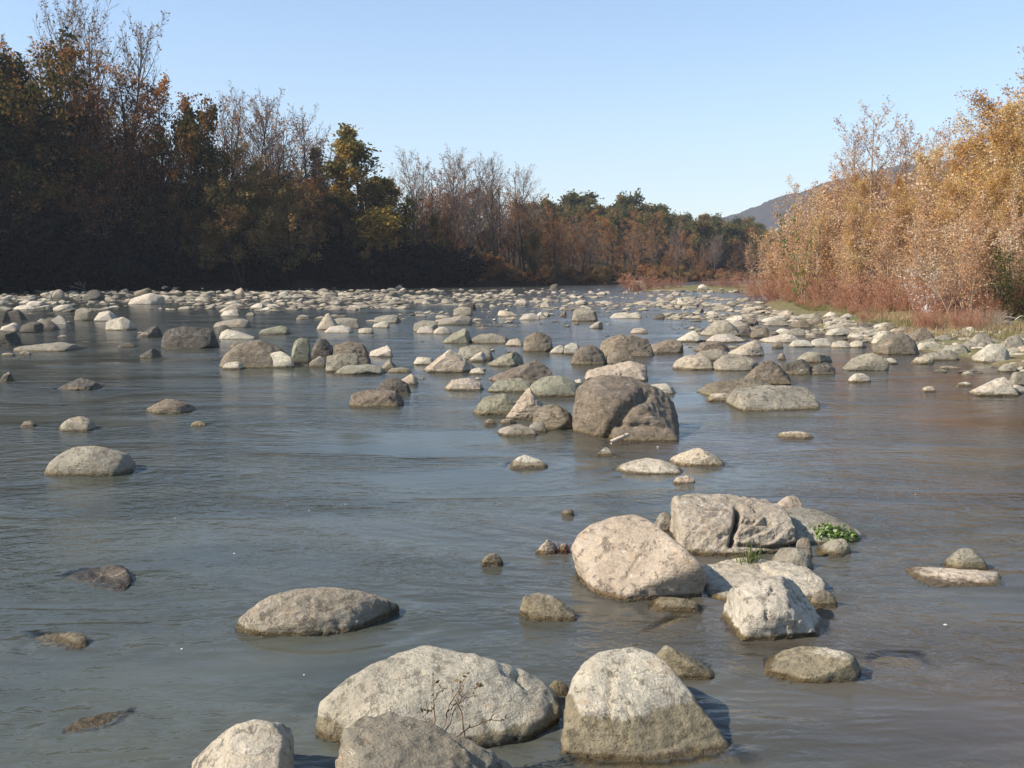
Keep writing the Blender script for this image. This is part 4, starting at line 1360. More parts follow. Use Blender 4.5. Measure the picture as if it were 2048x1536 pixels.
GL = 'trees of the shaded bank'
LEFT = [  # kind, px, ytop, distance, width, label
    ('bare', 75, -45, 112, 0.94, 'tall bare grey tree rising behind the dark oak, cut by the top of the photo'),
    ('bare', 150, -25, 108, 1.00, 'bare feathery grey tree between two others, its tip just cut off at the top'),
    ('bare', 222, 25, 106, 1.06, 'bare tree with fine upright twigs leaning to the open sky, beside the tallest ones'),
    ('bare', -30, -60, 114, 1.00, 'tall bare tree at the very edge of the photo behind the dark oak'),
    ('oak', 40, 20, 99, 1.0, 'tall dark oak with reddish-brown leaf clumps, standing at the left edge'),
    ('oak', -75, 60, 96, 1.0, 'big dark oak at the left border of the photo, partly cut off'),
    ('oak', 112, 150, 101, .8, 'smaller dark oak leaning against the tall oak with reddish clumps'),
    ('rust', 205, 150, 103, 1.04, 'rust-brown tree with fine branches under the bare feathery trees'),
    ('rust', 255, 140, 110, 1.04, 'thin coppery tree standing before the open sky between oak and bare trees'),
    ('rust', 305, 155, 109, 1.04, 'coppery tree with a dense brown top just left of the dark green oak'),
    ('rust', 280, 265, 101, 1.17, 'lower orange-brown tree below the pair of coppery tops'),
    ('oak', 372, 178, 105, .72, 'dark green oak with flat tiers of leaves standing out against the sky'),
    ('oak', 400, 255, 108, .7, 'dark oak half hidden behind the tiered green one'),
    ('bare', 442, 160, 116, 1.00, 'pale bare tree with a narrow fan of twigs right of the tiered oak'),
    ('bare', 488, 175, 118, 1.00, 'pale bare tree, second of the fan-shaped ones right of the tiered oak'),
    ('bare', 552, 183, 114, 1.12, 'widest pale bare tree above the olive-brown willow'),
    ('bare', 606, 205, 116, 1.19, 'bare tree with a broad loose crown sloping down to the cypress'),
    ('bare', 648, 265, 120, 1.00, 'low bare tree with drooping side twigs beside the dark cypress'),
    ('olive', 470, 275, 100, 1.15, 'broad olive-brown willow leaning out from the bank, its leaning trunk showing'),
    ('olive', 395, 385, 97, 1.0, 'small grey-green bush-like willow at the foot of the leaning one'),
    ('olive', 570, 300, 103, 1.0, 'olive-brown tree with a pale upright stem right of the leaning willow'),
    ('rust', 620, 345, 105, 1.17, 'rusty low tree under the broad bare crown'),
    ('cypress', 627, 288, 128, 1.5, 'dark blunt cypress showing between the bare twigs'),
    ('cypress', 676, 302, 132, 1.6, 'dark cypress with a rounded top just left of the yellowing oak'),
    ('oakgold', 733, 248, 114, .95, 'tall yellowing oak with a pointed top and golden lower boughs'),
    ('oakgold', 775, 345, 112, .8, 'lower golden-green oak at the foot of the pointed yellowing oak'),
    ('oak', 680, 370, 108, .9, 'dark round oak in shade below the cypresses'),
    ('bare', 828, 285, 124, 1.19, 'bare tree with a rounded fan of twigs right of the yellowing oak'),
    ('bare', 893, 287, 128, 1.19, 'bare mauve-grey tree in the middle of three fans right of the yellowing oak'),
    ('bare', 925, 300, 126, 1.12, 'bare tree crowding the middle fan, slightly lower and browner'),
    ('bare', 985, 312, 130, 1.25, 'bare tree with pinkish buds along its flat top'),
    ('bare', 1035, 322, 132, 1.19, 'bare tree ending the row, bending toward the open valley'),
    ('rust', 845, 400, 118, 1.17, 'rust tree with orange sprays below the middle bare fans'),
    ('rust', 905, 380, 121, 1.30, 'reddish-brown tree below the bare trees with dense fine twigs'),
    ('rust', 975, 372, 127, 1.30, 'russet tree with upright branches below the flat pinkish top'),
    ('rust', 1050, 385, 134, 1.30, 'russet tree at the shoulder where the tree line drops'),
    ('olive', 740, 410, 108, .9, 'grey-brown twiggy willow before the golden oak boughs'),
    ('oakgold', 876, 425, 115, .38, 'small bright golden sapling glowing against the dark bank'),
    ('oakgold', 812, 410, 114, .4, 'small tawny sapling left of the bright golden one'),
    ('olive', 1068, 430, 133, .9, 'olive tree with a yellow foot in front of the russet shoulder'),
    ('rust', 1110, 405, 143, 1.30, 'brown twiggy tree first in the sloping row beyond the shoulder'),
    ('rust', 1165, 418, 152, 1.30, 'brown twiggy tree second in the sloping row beyond the shoulder'),
    ('rust', 1225, 428, 163, 1.30, 'brown twiggy tree under the tall rounded evergreen'),
    ('bare', 1180, 430, 158, 1.50, 'grey bare tree among the brown ones of the sloping row'),
    ('rust', 1290, 440, 178, 1.43, 'brown twiggy tree behind the largest red bush of the spit'),
    ('bare', 1345, 448, 195, 1.62, 'grey hazy bare tree toward the far end of the row'),
    ('rust', 1385, 458, 205, 1.43, 'small brown tree near the far river bend'),
    ('bare', 1430, 465, 218, 1.62, 'pale grey bare tree before the last dark evergreens'),
    ('rust', 1470, 475, 228, 1.43, 'brown tree where the river bends out of sight'),
    ('bare', 1510, 478, 240, 1.62, 'grey bare tree last in the row, next to the orange thicket'),
    ('ridge_oak', 1085, 388, 205, 0.81, 'dark evergreen peeping over the russet shoulder'),
    ('ridge_oak', 1155, 378, 240, 1.12, 'wide olive-green rounded tree on the far ridge'),
    ('ridge_oak', 1248, 376, 250, 0.81, 'tallest dark rounded evergreen on the far ridge'),
    ('ridge_oak', 1312, 403, 262, 1.08, 'dark evergreen next below the tallest one on the ridge'),
    ('ridge_oak', 1372, 421, 275, 1.17, 'low dark evergreen in the middle of the far ridge'),
    ('ridge_oak', 1425, 424, 285, 1.17, 'dark evergreen where the ridge meets the blue hill'),
    ('ridge_oak', 1482, 428, 290, 0.99, 'round dark evergreen standing out before the blue hill'),
    ('ridge_oak', 1512, 442, 280, 0.90, 'last dark evergreen on the ridge, beside the orange thicket'),
    ('rust', 1262, 418, 210, 1.04, 'orange-topped tree just below the tallest evergreen'),
    ('rust', 1305, 420, 215, 1.04, 'second orange-topped tree right of the one below the tallest evergreen'),
    ('rust', 1490, 452, 245, 1.04, 'orange tree low at the end of the ridge'),
    ('rust', 115, 355, 96, 0.65, 'small tree with glowing orange leaf sprays in the dark bank'),
    ('rust', 172, 372, 96, 0.52, 'smaller tree with orange sprays right of the first glowing one'),
    ('rust', 340, 250, 100, 0.78, 'orange-leaved tree in front of the tiered oak'),
]
for kind, px, yt, y, wd, lab in LEFT:
    nm = {'bare': 'bare_tree', 'oak': 'oak_tree', 'oakgold': 'oak_tree', 'ridge_oak': 'oak_tree', 'rust': 'autumn_tree', 'olive': 'willow_tree', 'cypress': 'cypress_tree'}[kind]
    if kind == 'oakgold':
        wd *= 1.55
    front = kind == 'olive' or 'glowing' in lab or 'sapling' in lab
    y = (float(np.interp(px, [-200, 0, 300, 600, 900, 1150], [93, 99, 108, 116, 130, 144])) + .5) if front else max(y, float(np.interp(px, [-200, 0, 300, 600, 900, 1150, 1300, 1450, 1600], [95, 101, 110, 118, 132, 146, 172, 210, 253])) + (px * 7) % 6 + (9 if kind == 'bare' and px < 700 else 0))
    kw = {}
    if lab.startswith('broad olive'):
        kw = dict(lean=-0.10, var=0)
    tree_px(nm, kind, px, yt, y, lab, wd, GL, **kw)

# the shaded thicket along the foot of that bank, a mass nobody could count
acc_v, acc_q, acc_m, acc_t, nacc = [], [], [], [], 0
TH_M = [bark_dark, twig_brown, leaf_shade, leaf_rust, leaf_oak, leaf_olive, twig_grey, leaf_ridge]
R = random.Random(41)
spots = []
for i in range(210):
    y = 92 + (R.random() ** 1.6) * 150
    x = float(np.interp(y, LY, LX)) - R.uniform(0.3, 12) * R.random()
    px = 1024 + F * x / y
    hmax = float(np.interp(px, [0, 330, 380, 640, 720, 900, 1000, 1150, 1500], [8.5, 7, 3.8, 3.8, 6, 5.5, 3.2, 2.0, 1.6]))
    spots.append((x, y, 'thicket', hmax * R.uniform(.5, 1), R.uniform(1.0, 1.4)))
for i in range(34):
    y = 100 + R.random() * 40
    x = float(np.interp(y, LY, LX)) - R.uniform(10, 34)
    spots.append((x, y, R.choice(['oak', 'rust_mass', 'oak', 'rust_mass']), R.uniform(7, 11), 1.2))
for i in range(80):
    px = 1050 + 510 * (i + R.random()) / 80
    py = np.interp(px, [1060, 1150, 1210, 1250, 1310, 1370, 1480, 1540], [398, 388, 406, 392, 414, 428, 437, 458]) + 3 + 26 * R.random()
    y = R.uniform(225, 285)
    q = at_y(px, py, y)
    spots.append((q.x, y, 'ridge_oak', max(q.z - terr1(q.x, y), 4), R.uniform(.8, 1.1)))
SHPX, SHD = [-200, 0, 300, 600, 900, 1150, 1300, 1450, 1600], [92, 98, 107, 115, 129, 143, 169, 207, 250]
SKX = [-160, 0, 110, 200, 300, 330, 420, 560, 640, 720, 800, 950, 1050, 1100, 1200, 1300, 1400, 1500, 1600]
SKY_ = [140, 150, 225, 220, 215, 285, 315, 315, 345, 350, 365, 358, 368, 405, 430, 450, 468, 480, 490]
for i in range(190):
    px = R.uniform(-160, 1580)
    py = np.interp(px, SKX, SKY_) + 10 + 120 * R.random() ** 1.3
    y = float(np.interp(px, SHPX, SHD)) + R.uniform(3, 32)
    q = at_y(px, py, y)
    if px < 420:
        key = R.choice(['rust_mass', 'oak', 'rust_mass', 'rust_mass'])
    elif px < 760:
        key = R.choice(['rust_mass', 'olive_mass', 'oak', 'olive_mass'])
    else:
        key = R.choice(['rust_mass', 'bare_mass', 'bare_mass', 'rust_mass'])
    spots.append((q.x, y, key, max(q.z - terr1(q.x, y), 3), R.uniform(1.0, 1.5)))
for lo_, hi_, n_, xs_, ys_ in ((10, 260, 8, [10, 130, 260], [40, 40, 110]), (405, 690, 15, [405, 450, 560, 690], [190, 185, 205, 310]), (795, 1075, 20, [795, 840, 900, 1000, 1075], [330, 300, 300, 325, 360]),
                               (1080, 1540, 26, [1080, 1200, 1350, 1540], [418, 432, 455, 480])):
    for i in range(n_):
        px = lo_ + (hi_ - lo_) * (i + R.random()) / n_
        py = np.interp(px, xs_, ys_) + R.uniform(0, 40) * (1 if px < 1080 else .6)
        y = float(np.interp(px, SHPX, SHD)) + R.uniform(7, 24)
        q = at_y(px, py, y)
        spots.append((q.x, y, 'bare_mass', max(q.z - terr1(q.x, y), 3), R.uniform(1.0, 1.3)))
for x, y, key, h, wd in spots:
    if not (-80 < x < 150):
        continue
    olive_ = key == 'olive_mass'
    key = 'rust_mass' if olive_ else key
    s = R.choice(SPECIES[key])
    (bv_, bq), (cv, cq, cm, ct) = s['arr']
    k = h / s['H']
    a = R.uniform(0, 6.28)
    Mx = np.array([[math.cos(a) * wd, -math.sin(a) * wd, 0], [math.sin(a) * wd, math.cos(a) * wd, 0], [0, 0, 1]]) * k
    g = np.array([x, y, terr1(x, y)])
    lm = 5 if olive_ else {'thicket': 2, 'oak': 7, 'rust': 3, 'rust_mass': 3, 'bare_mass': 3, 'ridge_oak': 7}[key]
    if key == 'thicket' and 1024 + F * x / y > 930:
        lm = 5 if (x * 7) % 1 < .6 else 3
    tw_ = 6 if key == 'bare_mass' else 1
    for v_, q_, m_, t_ in ((bv_, bq, np.zeros(len(bq), int), np.zeros(len(bq))), (cv, cq, np.where(cm == 0, tw_, lm), ct)):
        acc_v.append(v_ @ Mx.T + g)
        acc_q.append(q_ + nacc)
        acc_m.append(m_)
        acc_t.append(t_)
        nacc += len(v_)
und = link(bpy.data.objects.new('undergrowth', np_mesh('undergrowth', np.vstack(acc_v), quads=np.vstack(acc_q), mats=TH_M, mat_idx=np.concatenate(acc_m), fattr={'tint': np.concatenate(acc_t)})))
tag(und, 'dark shaded thicket filling the foot of the wooded bank', 'undergrowth', kind='stuff')
del acc_v, acc_q

GR = 'trees of the sunlit bank'
RIGHT = [
    ('gold', 2090, 110, 47, 1.35, 'golden poplar cut off by the right edge of the photo, tallest of all'),
    ('palepoplar', 2040, 70, 50, 0.88, 'thin greyish poplar tip rising above the golden ones at the right edge'),
    ('gold', 2015, 165, 44, 1.42, 'big golden poplar with dense yellow leaves near the right edge'),
    ('palepoplar', 1965, 195, 58, 1.12, 'greyish poplar with sparse leaves behind the big golden one'),
    ('palepoplar', 1925, 205, 62, 1.00, 'greyish poplar with thin upright shoots, in the gap of the skyline'),
    ('palepoplar', 1880, 250, 60, 1.00, 'slender poplar with a pale tip between the two taller groups'),
    ('palepoplar', 1838, 228, 62, 0.88, 'pinkish-grey poplar with a brown leafy top right of the lone pointed one'),
    ('palepoplar', 1755, 190, 62, 1.25, 'pointed poplar with an orange tip, the tallest in its own group'),
    ('palepoplar', 1712, 235, 65, 1.19, 'pale pinkish poplar left of the pointed one with the orange tip'),
    ('palepoplar', 1796, 232, 63, 1.12, 'pale poplar pressed against the right side of the pointed one'),
    ('palepoplar', 1682, 285, 69, 1.12, 'pale low poplar stepping down toward the blue hill'),
    ('gold', 1726, 335, 52, 0.94, 'slim golden poplar in front of the pointed one'),
    ('gold', 1858, 285, 52, 1.15, 'golden poplar with yellow-brown leaves below the slender pale tip'),
    ('gold', 1950, 265, 47, 1.28, 'golden poplar filling the slope left of the big dense one'),
    ('gold', 1800, 345, 50, 1.01, 'small golden poplar in the middle of the thicket'),
    ('gold', 1905, 345, 45, 1.08, 'golden poplar standing before the gap of the skyline'),
    ('gold', 2060, 230, 41, 1.22, 'golden poplar in front, touching the right edge of the photo'),
    ('gold', 1990, 330, 41, 0.94, 'low golden poplar in front of the big dense one'),
    ('willow', 1655, 345, 68, 1.19, 'rosy willow at the crest of the slope facing the blue hill'),
    ('willow', 1610, 385, 71, 1.19, 'rosy willow half way down the slope facing the blue hill'),
    ('willow', 1575, 430, 74, 1.19, 'rosy willow lower on the slope facing the blue hill'),
    ('willow', 1545, 472, 77, 1.19, 'rosy willow lowest on the slope, overlooking the river bend'),
    ('willow', 1690, 372, 63, 1.25, 'peach-coloured willow behind the green stalk'),
    ('willow', 1625, 455, 63, 1.25, 'peach willow in front of the green stalk'),
    ('willow', 1672, 440, 58, 1.25, 'peach willow with pale upright stems left of the thicket middle'),
    ('willow', 1735, 430, 54, 1.25, 'orange-brown willow with many pale stems in the thicket middle'),
    ('willow', 1790, 425, 51, 1.25, 'orange-brown willow right of the many pale stems'),
    ('willow', 1845, 415, 49, 1.25, 'brown willow just left of the white-tufted shrub'),
    ('willow', 1905, 410, 46, 1.25, 'brown willow behind the white-tufted shrub'),
    ('willow', 1960, 400, 44, 1.25, 'reddish willow right of the white-tufted shrub'),
    ('willow', 2025, 390, 42, 1.25, 'reddish-brown willow above the dark green shrub'),
    ('willow', 1580, 505, 70, 1.12, 'low orange willow at the water side of the thicket'),
]
for kind, px, yt, y, wd, lab in RIGHT:
    tree_px({'gold': 'poplar_tree', 'palepoplar': 'poplar_tree', 'willow': 'willow_shrub'}[kind], kind, px, yt, y, lab, wd, GR, cat='tree' if kind != 'willow' else 'shrub')
GS = 'low red shrubs at the foot of the thicket'
REDS = [
    (1508, 545, 84, 1.2, 'red shrub at the water tip of the thicket'), (1535, 542, 74, 1.2, 'red shrub second from the water tip'), (1562, 540, 68, 1.2, 'red shrub third from the water tip'),
    (1592, 540, 63, 1.2, 'red shrub in front of the low orange willow'), (1625, 538, 59, 1.2, 'red shrub below the peach willow with pale stems'), (1660, 535, 55, 1.1, 'rusty shrub beside the strip of green grass'),
    (1700, 535, 51, 1.1, 'rusty shrub at the foot of the slim golden poplar'), (1745, 530, 48, 1.1, 'rusty shrub in front of many pale stems'), (1790, 530, 45.5, 1.1, 'rusty shrub near the white scrap, on its left'),
    (1880, 540, 41, 1.1, 'bare reddish shrub right of the white scrap'), (1925, 535, 40, 1.1, 'red shrub between the white-tufted one and the straw clump'), (1990, 530, 38, 1.1, 'red shrub behind the straw clump'),
    (1835, 535, 43, 1.0, 'red shrub directly behind the white scrap'),
]
for px, yt, y, wd, lab in REDS:
    tree_px('red_shrub', 'redshrub', px, yt, y, lab, wd, GS, cat='shrub', stem='stems')
SPIT = [(1284, 538, 106, 2.3, 'largest red bush alone at the tip of the gravel spit'), (1312, 550, 105, 1.8, 'small red bush leaning on the largest one of the spit'),
        (1352, 546, 107, 1.5, 'red bush with a grey top in the middle of the spit'), (1426, 553, 108, 1.9, 'brownish low bush on the spit near the large white stone'),
        (1480, 538, 103, 2.0, 'round pinkish bush where the spit joins the thicket'), (1452, 552, 104, 1.9, 'low pink bush left of the round one on the spit')]
for px, yt, y, wd, lab in SPIT:
    tree_px('red_shrub', 'redshrub', px, yt, y, lab, wd, 'bushes on the gravel spit', cat='shrub', stem='stems')
tree_px('seedhead_shrub', 'seedhead', 1868, 478, 38.6, 'shrub covered in white fluffy seed tufts', .8, None, cat='shrub', stem='stems')
tree_px('green_stalk', 'greenstalk', 1622, 396, 56.5, 'tall green leafy stalk standing out of the orange thicket', .8, None, cat='plant', stem='stems', rz=.3)
tree_px('evergreen_shrub', 'darkgreen', 2040, 470, 36.5, 'dark green shrub at the right edge below the golden poplars', 1.0, None, cat='shrub', stem='stems')
tree_px('straw_clump', 'straw', 1978, 602, 33.5, 'clump of bleached straw-coloured grass on the bank', 1.2, None, cat='grass clump', stem='stems', crown='blades')

# red scrub mass under the trees of the right bank
acc_v, acc_q, acc_m, acc_t, nacc = [], [], [], [], 0
R = random.Random(77)
RSX, RSY = [1530, 1580, 1650, 1700, 1760, 1850, 1950, 2000, 2100], [520, 450, 390, 350, 330, 330, 320, 260, 180]
jobs = []
for i in range(100):
    y = R.uniform(36, 92)
    x = float(np.interp(y, RY, RX)) + R.uniform(4.5, 14)
    if y < 70:
        x = max(x, 15.6 + R.uniform(0, 8))
    key = R.choice(['redshrub', 'willow_mass'])
    jobs.append((x, y, key, R.uniform(.6, 2.1) if key == 'redshrub' else R.uniform(2.5, 4.5)))
for i in range(60):
    px = R.uniform(1535, 2120)
    y = float(np.interp(px, [1530, 1600, 1700, 1850, 2048], [88, 78, 62, 52, 44])) + R.uniform(0, 14)
    py = np.interp(px, RSX, RSY) + 20 + 120 * R.random()
    q = at_y(px, py, y)
    jobs.append((q.x, y, 'willow_mass', max(1.5, q.z - terr1(q.x, y))))
for i in range(60):
    y = R.uniform(30, 74)
    x = float(np.interp(y, RY, RX)) + R.uniform(1.8, 5)
    jobs.append((x, y, 'redshrub', R.uniform(.25, .75)))
for i in range(46):
    px = 1640 + 440 * (i + R.random()) / 46
    y = float(np.interp(px, [1530, 1600, 1700, 1850, 2048], [90, 80, 66, 60, 52])) + R.uniform(0, 12)
    py = np.interp(px, [1640, 1680, 1705, 1750, 1800, 1835, 1880, 1905, 1930, 1990, 2020, 2080], [350, 330, 305, 285, 295, 305, 300, 300, 280, 225, 180, 120]) + 12 + 75 * R.random()
    q = at_y(px, py, y)
    jobs.append((q.x, y, 'poplar_mass', max(1.5, q.z - terr1(q.x, y))))
for i in range(26):
    px = R.uniform(1580, 2060)
    y = float(np.interp(px, [1530, 1600, 1700, 1850, 2048], [84, 66, 53, 46, 39])) + R.uniform(-2, 4)
    py = R.uniform(330, 470)
    q = at_y(px, py, y)
    jobs.append((q.x, y, 'poplar_mass', max(1.5, q.z - terr1(q.x, y))))
for x, y, key, h in jobs:
    s = R.choice(SPECIES[key])
    (bv_, bq), (cv, cq, cm, ct) = s['arr']
    k = h / s['H']
    a = R.uniform(0, 6.28)
    wd = 1.2
    Mx = np.array([[math.cos(a) * wd, -math.sin(a) * wd, 0], [math.sin(a) * wd, math.cos(a) * wd, 0], [0, 0, 1]]) * k
    g = np.array([x, y, terr1(x, y)])
    o_ = 0 if key == 'redshrub' else (6 if R.random() < .25 else 3)
    for v_, q_, m_, t_ in ((bv_, bq, np.full(len(bq), o_), np.zeros(len(bq))), (cv, cq, cm + 1 + o_, ct)):
        acc_v.append(v_ @ Mx.T + g)
        acc_q.append(q_ + nacc)
        acc_m.append(m_)
        acc_t.append(t_)
        nacc += len(v_)
scr = link(bpy.data.objects.new('scrub_undergrowth', np_mesh('scrub_undergrowth', np.vstack(acc_v), quads=np.vstack(acc_q), mats=[twig_red, twig_red, leaf_redb, bark_pale, twig_pink, leaf_peach, bark_pale, twig_pink, leaf_gold],
            mat_idx=np.concatenate(acc_m), fattr={'tint': np.concatenate(acc_t)})))
tag(scr, 'tangle of red and orange scrub under the trees of the sunlit bank', 'undergrowth', kind='stuff')

# grass of the bank
rs = np.random.RandomState(5)
n = 60000
gy_ = rs.uniform(19, 74, n)
gxr = np.interp(gy_, RY, RX)
gx_ = gxr + 1.6 + rs.uniform(0, 1, n) ** 1.2 * 9
keep = np.array([mnoise.noise((x * .45, y * .3, 4.4)) + .42 * min(1, (x - r - 1.2) / 2.5) > .12 for x, y, r in zip(gx_, gy_, gxr)])
gx_, gy_ = gx_[keep], gy_[keep]
n = len(gx_)
gz_ = terr(gx_, gy_)
h = rs.uniform(.07, .22, n)
a = rs.uniform(0, 6.28, n)
w = .012
bx, by = np.cos(a) * w, np.sin(a) * w
lx, ly = rs.normal(0, .35, n) * h, rs.normal(0, .35, n) * h
V = np.stack([np.stack([gx_ - bx, gy_ - by, gz_ - .02], 1), np.stack([gx_ + bx, gy_ + by, gz_ - .02], 1), np.stack([gx_ + lx + bx * .2, gy_ + ly + by * .2, gz_ + h], 1),
              np.stack([gx_ + lx - bx * .2, gy_ + ly - by * .2, gz_ + h], 1)], 1).reshape(-1, 3)
leaf_grass = leaf_material('leaf_grass', [(0.11, 0.125, 0.045), (0.20, 0.175, 0.075), (0.31, 0.235, 0.12), (0.38, 0.26, 0.16)], .25)
gt = np.clip(np.array([mnoise.noise((x * .3, y * .2, 8.)) for x, y in zip(gx_, gy_)]) * .8 + .45 + rs.normal(0, .18, n), 0, 1)
gr = link(bpy.data.objects.new('grass', np_mesh('grass', V, quads=np.arange(n * 4).reshape(n, 4), mats=[leaf_grass], fattr={'tint': gt})))
tag(gr, 'short yellowing grass on the stony bank', 'grass', kind='stuff')

# ---- small things among the foreground boulders
def tube_obj(name, lines, mat, parent, sides=5, loc=Vector((0, 0, 0))):
    parts = []
    for pts, r0, r1 in lines:
        n_ = len(pts)
        parts.append(tubes([([p - loc for p in pts], [r0 + (r1 - r0) * i / (n_ - 1) for i in range(n_)])], sides))
    v, q = join(parts)
    return link(bpy.data.objects.new(name, np_mesh(name, v, quads=q, mats=[mat], smooth=True)), parent)


def curve(p0, p1, sag, n_=8, seed=0):
    R_ = random.Random(seed)
    out = []
    for i in range(n_):
        t = i / (n_ - 1)
        q = p0.lerp(p1, t) + Vector((0, 0, sag * math.sin(math.pi * t)))
        if 0 < i < n_ - 1:
            q += Vector((R_.gauss(0, .006), R_.gauss(0, .006), R_.gauss(0, .004)))
        out.append(q)
    return out


twig_dry = bark_material('dry_twig', (0.12, 0.07, 0.045), (0.24, 0.15, 0.09), 20)
base = at_z(876, 1462, .2)
root = link(bpy.data.objects.new('dry_twig', None))
root.location = base
tag(root, 'dry brown twig with buds arching over the widest pale boulder', 'twig')
lines = []
tips = []
specs = [((868, 1455, .24), (866, 1355, .46), .02), ((880, 1470, .2), (935, 1350, .46), .03), ((884, 1470, .2), (958, 1375, .42), .05), ((930, 1475, .2), (905, 1385, .40), .02),
         ((905, 1480, .18), (1010, 1440, .24), .03), ((925, 1395, .36), (920, 1360, .42), 0), ((866, 1400, .36), (893, 1378, .40), .01), ((950, 1378, .41), (962, 1362, .44), 0),
         ((868, 1420, .32), (848, 1432, .32), .01), ((902, 1420, .3), (955, 1392, .37), .02)]
for i, (a_, b_, sg) in enumerate(specs):
    c_ = curve(at_z(*a_), at_z(*b_), sg, 8, i)
    lines.append((c_, .0032, .0012))
    tips.append(c_)
tube_obj('stems', lines, twig_dry, root, 5, base)
rs = np.random.RandomState(3)
C = []
for c_ in tips:
    for t_ in c_[2:]:
        if rs.rand() < .75:
            C.append(np.array(t_[:]) + rs.normal(0, .006, 3))
    C.append(np.array(c_[-1][:]))
C = np.array(C) - np.array(base[:])
U = rs.normal(0, 1, C.shape) + np.array([0, 0, .8])
U /= np.linalg.norm(U, axis=1, keepdims=True)
Vv = np.cross(U, rs.normal(0, 1, C.shape))
Vv /= np.linalg.norm(Vv, axis=1, keepdims=True)
s_ = rs.uniform(.012, .03, (len(C), 1))
vq = np.stack([C, C + U * s_ * .5 + Vv * s_ * .25, C + U * s_, C + U * s_ * .5 - Vv * s_ * .25], 1).reshape(-1, 3)
link(bpy.data.objects.new('leaves', np_mesh('leaves', vq, quads=np.arange(len(vq)).reshape(-1, 4), mats=[leaf_material('bud', [(0.13, 0.075, 0.03), (0.2, 0.16, 0.06)], .2)], fattr={'tint': rs.rand(len(C))})), root)  # these faces are the twig's buds, not leaves


def leafy_clump(name, label, cat, cx, cy, cz, sx, sy, sz, n_, size, mat, seed):
    rs_ = np.random.RandomState(seed)
    root_ = link(bpy.data.objects.new(name, None))
    root_.location = (cx, cy, cz)
    tag(root_, label, cat)
    u = rs_.uniform(-1, 1, (n_ * 2, 2))
    u = u[(u ** 2).sum(1) < 1][:n_]
    hgt = np.sqrt(np.maximum(0, 1 - (u ** 2).sum(1))) * rs_.uniform(.55, 1.05, len(u))
    bump_ = np.array([mnoise.noise((a * 2.5, b * 2.5, seed)) for a, b in u]) * .35 + 1
    C_ = np.stack([u[:, 0] * sx, u[:, 1] * sy, hgt * sz * bump_], 1)
    Nn = np.stack([u[:, 0] * .6, u[:, 1] * .6, np.ones(len(u)) * .8], 1) + rs_.normal(0, .45, C_.shape)
    Nn /= np.linalg.norm(Nn, axis=1, keepdims=True)
    U_ = np.cross(Nn, rs_.normal(0, 1, C_.shape))
    U_ /= np.linalg.norm(U_, axis=1, keepdims=True)
    V_ = np.cross(Nn, U_)
    k_ = size * rs_.uniform(.6, 1.3, (len(C_), 1))
    ang = np.arange(6) * math.pi / 3
    vs_ = np.stack([C_ + (U_ * math.cos(a) + V_ * math.sin(a) * .8) * k_ * .5 + Nn * k_ * .1 * math.cos(2 * a) for a in ang], 1)
    idx = np.arange(len(C_) * 6).reshape(-1, 6)
    q_ = np.vstack([idx[:, [0, 1, 2, 3]], idx[:, [0, 3, 4, 5]]])
    tn = rs_.rand(len(C_))
    link(bpy.data.objects.new('leaves', np_mesh('leaves', vs_.reshape(-1, 3), quads=q_, mats=[mat], fattr={'tint': np.concatenate([tn, tn])})), root_)
    st = []
    for k in range(0, len(C_), 6):
        p1 = Vector(C_[k])
        p0 = Vector((p1.x * .6, p1.y * .6, -.03))
        st.append(([p0, p0.lerp(p1, .5), p1], .0025, .0015))
    tube_obj('stems', st, twig_green, root_, 4)
    return root_


twig_green = bark_material('green_stem', (0.08, 0.12, 0.03), (0.14, 0.17, 0.05), 20)
leaf_cress = leaf_material('leaf_cress', [(0.05, 0.095, 0.018), (0.10, 0.165, 0.035), (0.18, 0.25, 0.07), (0.34, 0.40, 0.19)], .3)
p = at_z(1664, 1088, .0)
leafy_clump('leafy_plant', 'bright green leafy plant growing at the edge of the long grey slab', 'plant', p.x, p.y + .12, 0.0, .25, .16, .13, 420, .034, leaf_cress, 2)

# tuft of green grass between the boulders
base = at_z(1502, 1128, .08)
root = link(bpy.data.objects.new('grass_tuft', None))
root.location = base
tag(root, 'small tuft of green grass before the cracked boulder', 'grass tuft')
R = random.Random(9)
bl = []
for i in range(46):
    a = R.uniform(0, 6.28)
    hh_ = R.uniform(.06, .19)
    p0 = Vector((R.gauss(0, .035), R.gauss(0, .02), -.05))
    p1 = p0 + Vector((math.cos(a) * hh_ * .45, math.sin(a) * hh_ * .35, hh_ + .04))
    bl.append(([p0, p0.lerp(p1, .4) + Vector((0, 0, .02)), p0.lerp(p1, .75) + Vector((0, 0, .015)), p1], .004, .0008))
tube_obj('blades', bl[:30], bark_material('grass_blade', (0.05, 0.10, 0.02), (0.13, 0.19, 0.05), 20), root, 3)
tube_obj('dry_blades', bl[30:], bark_material('dry_blade', (0.2, 0.16, 0.08), (0.3, 0.24, 0.12), 20), root, 3)

# reddish sprig left of the egg-shaped boulder
base = at_z(1122, 1106, .0)
root = link(bpy.data.objects.new('red_sprig', None))
root.location = base
tag(root, 'tiny reddish sprig in the water beside the egg-shaped boulder', 'sprig')
bl = []
for i in range(16):
    a = R.uniform(0, 6.28)
    p0 = Vector((R.gauss(0, .03), R.gauss(0, .02), -.03))
    p1 = p0 + Vector((math.cos(a) * .05, math.sin(a) * .04, R.uniform(.06, .13)))
    bl.append(([p0, p0.lerp(p1, .5), p1], .004, .0015))
tube_obj('stems', bl, bark_material('red_stem', (0.12, 0.04, 0.025), (0.22, 0.09, 0.05), 20), root, 4)

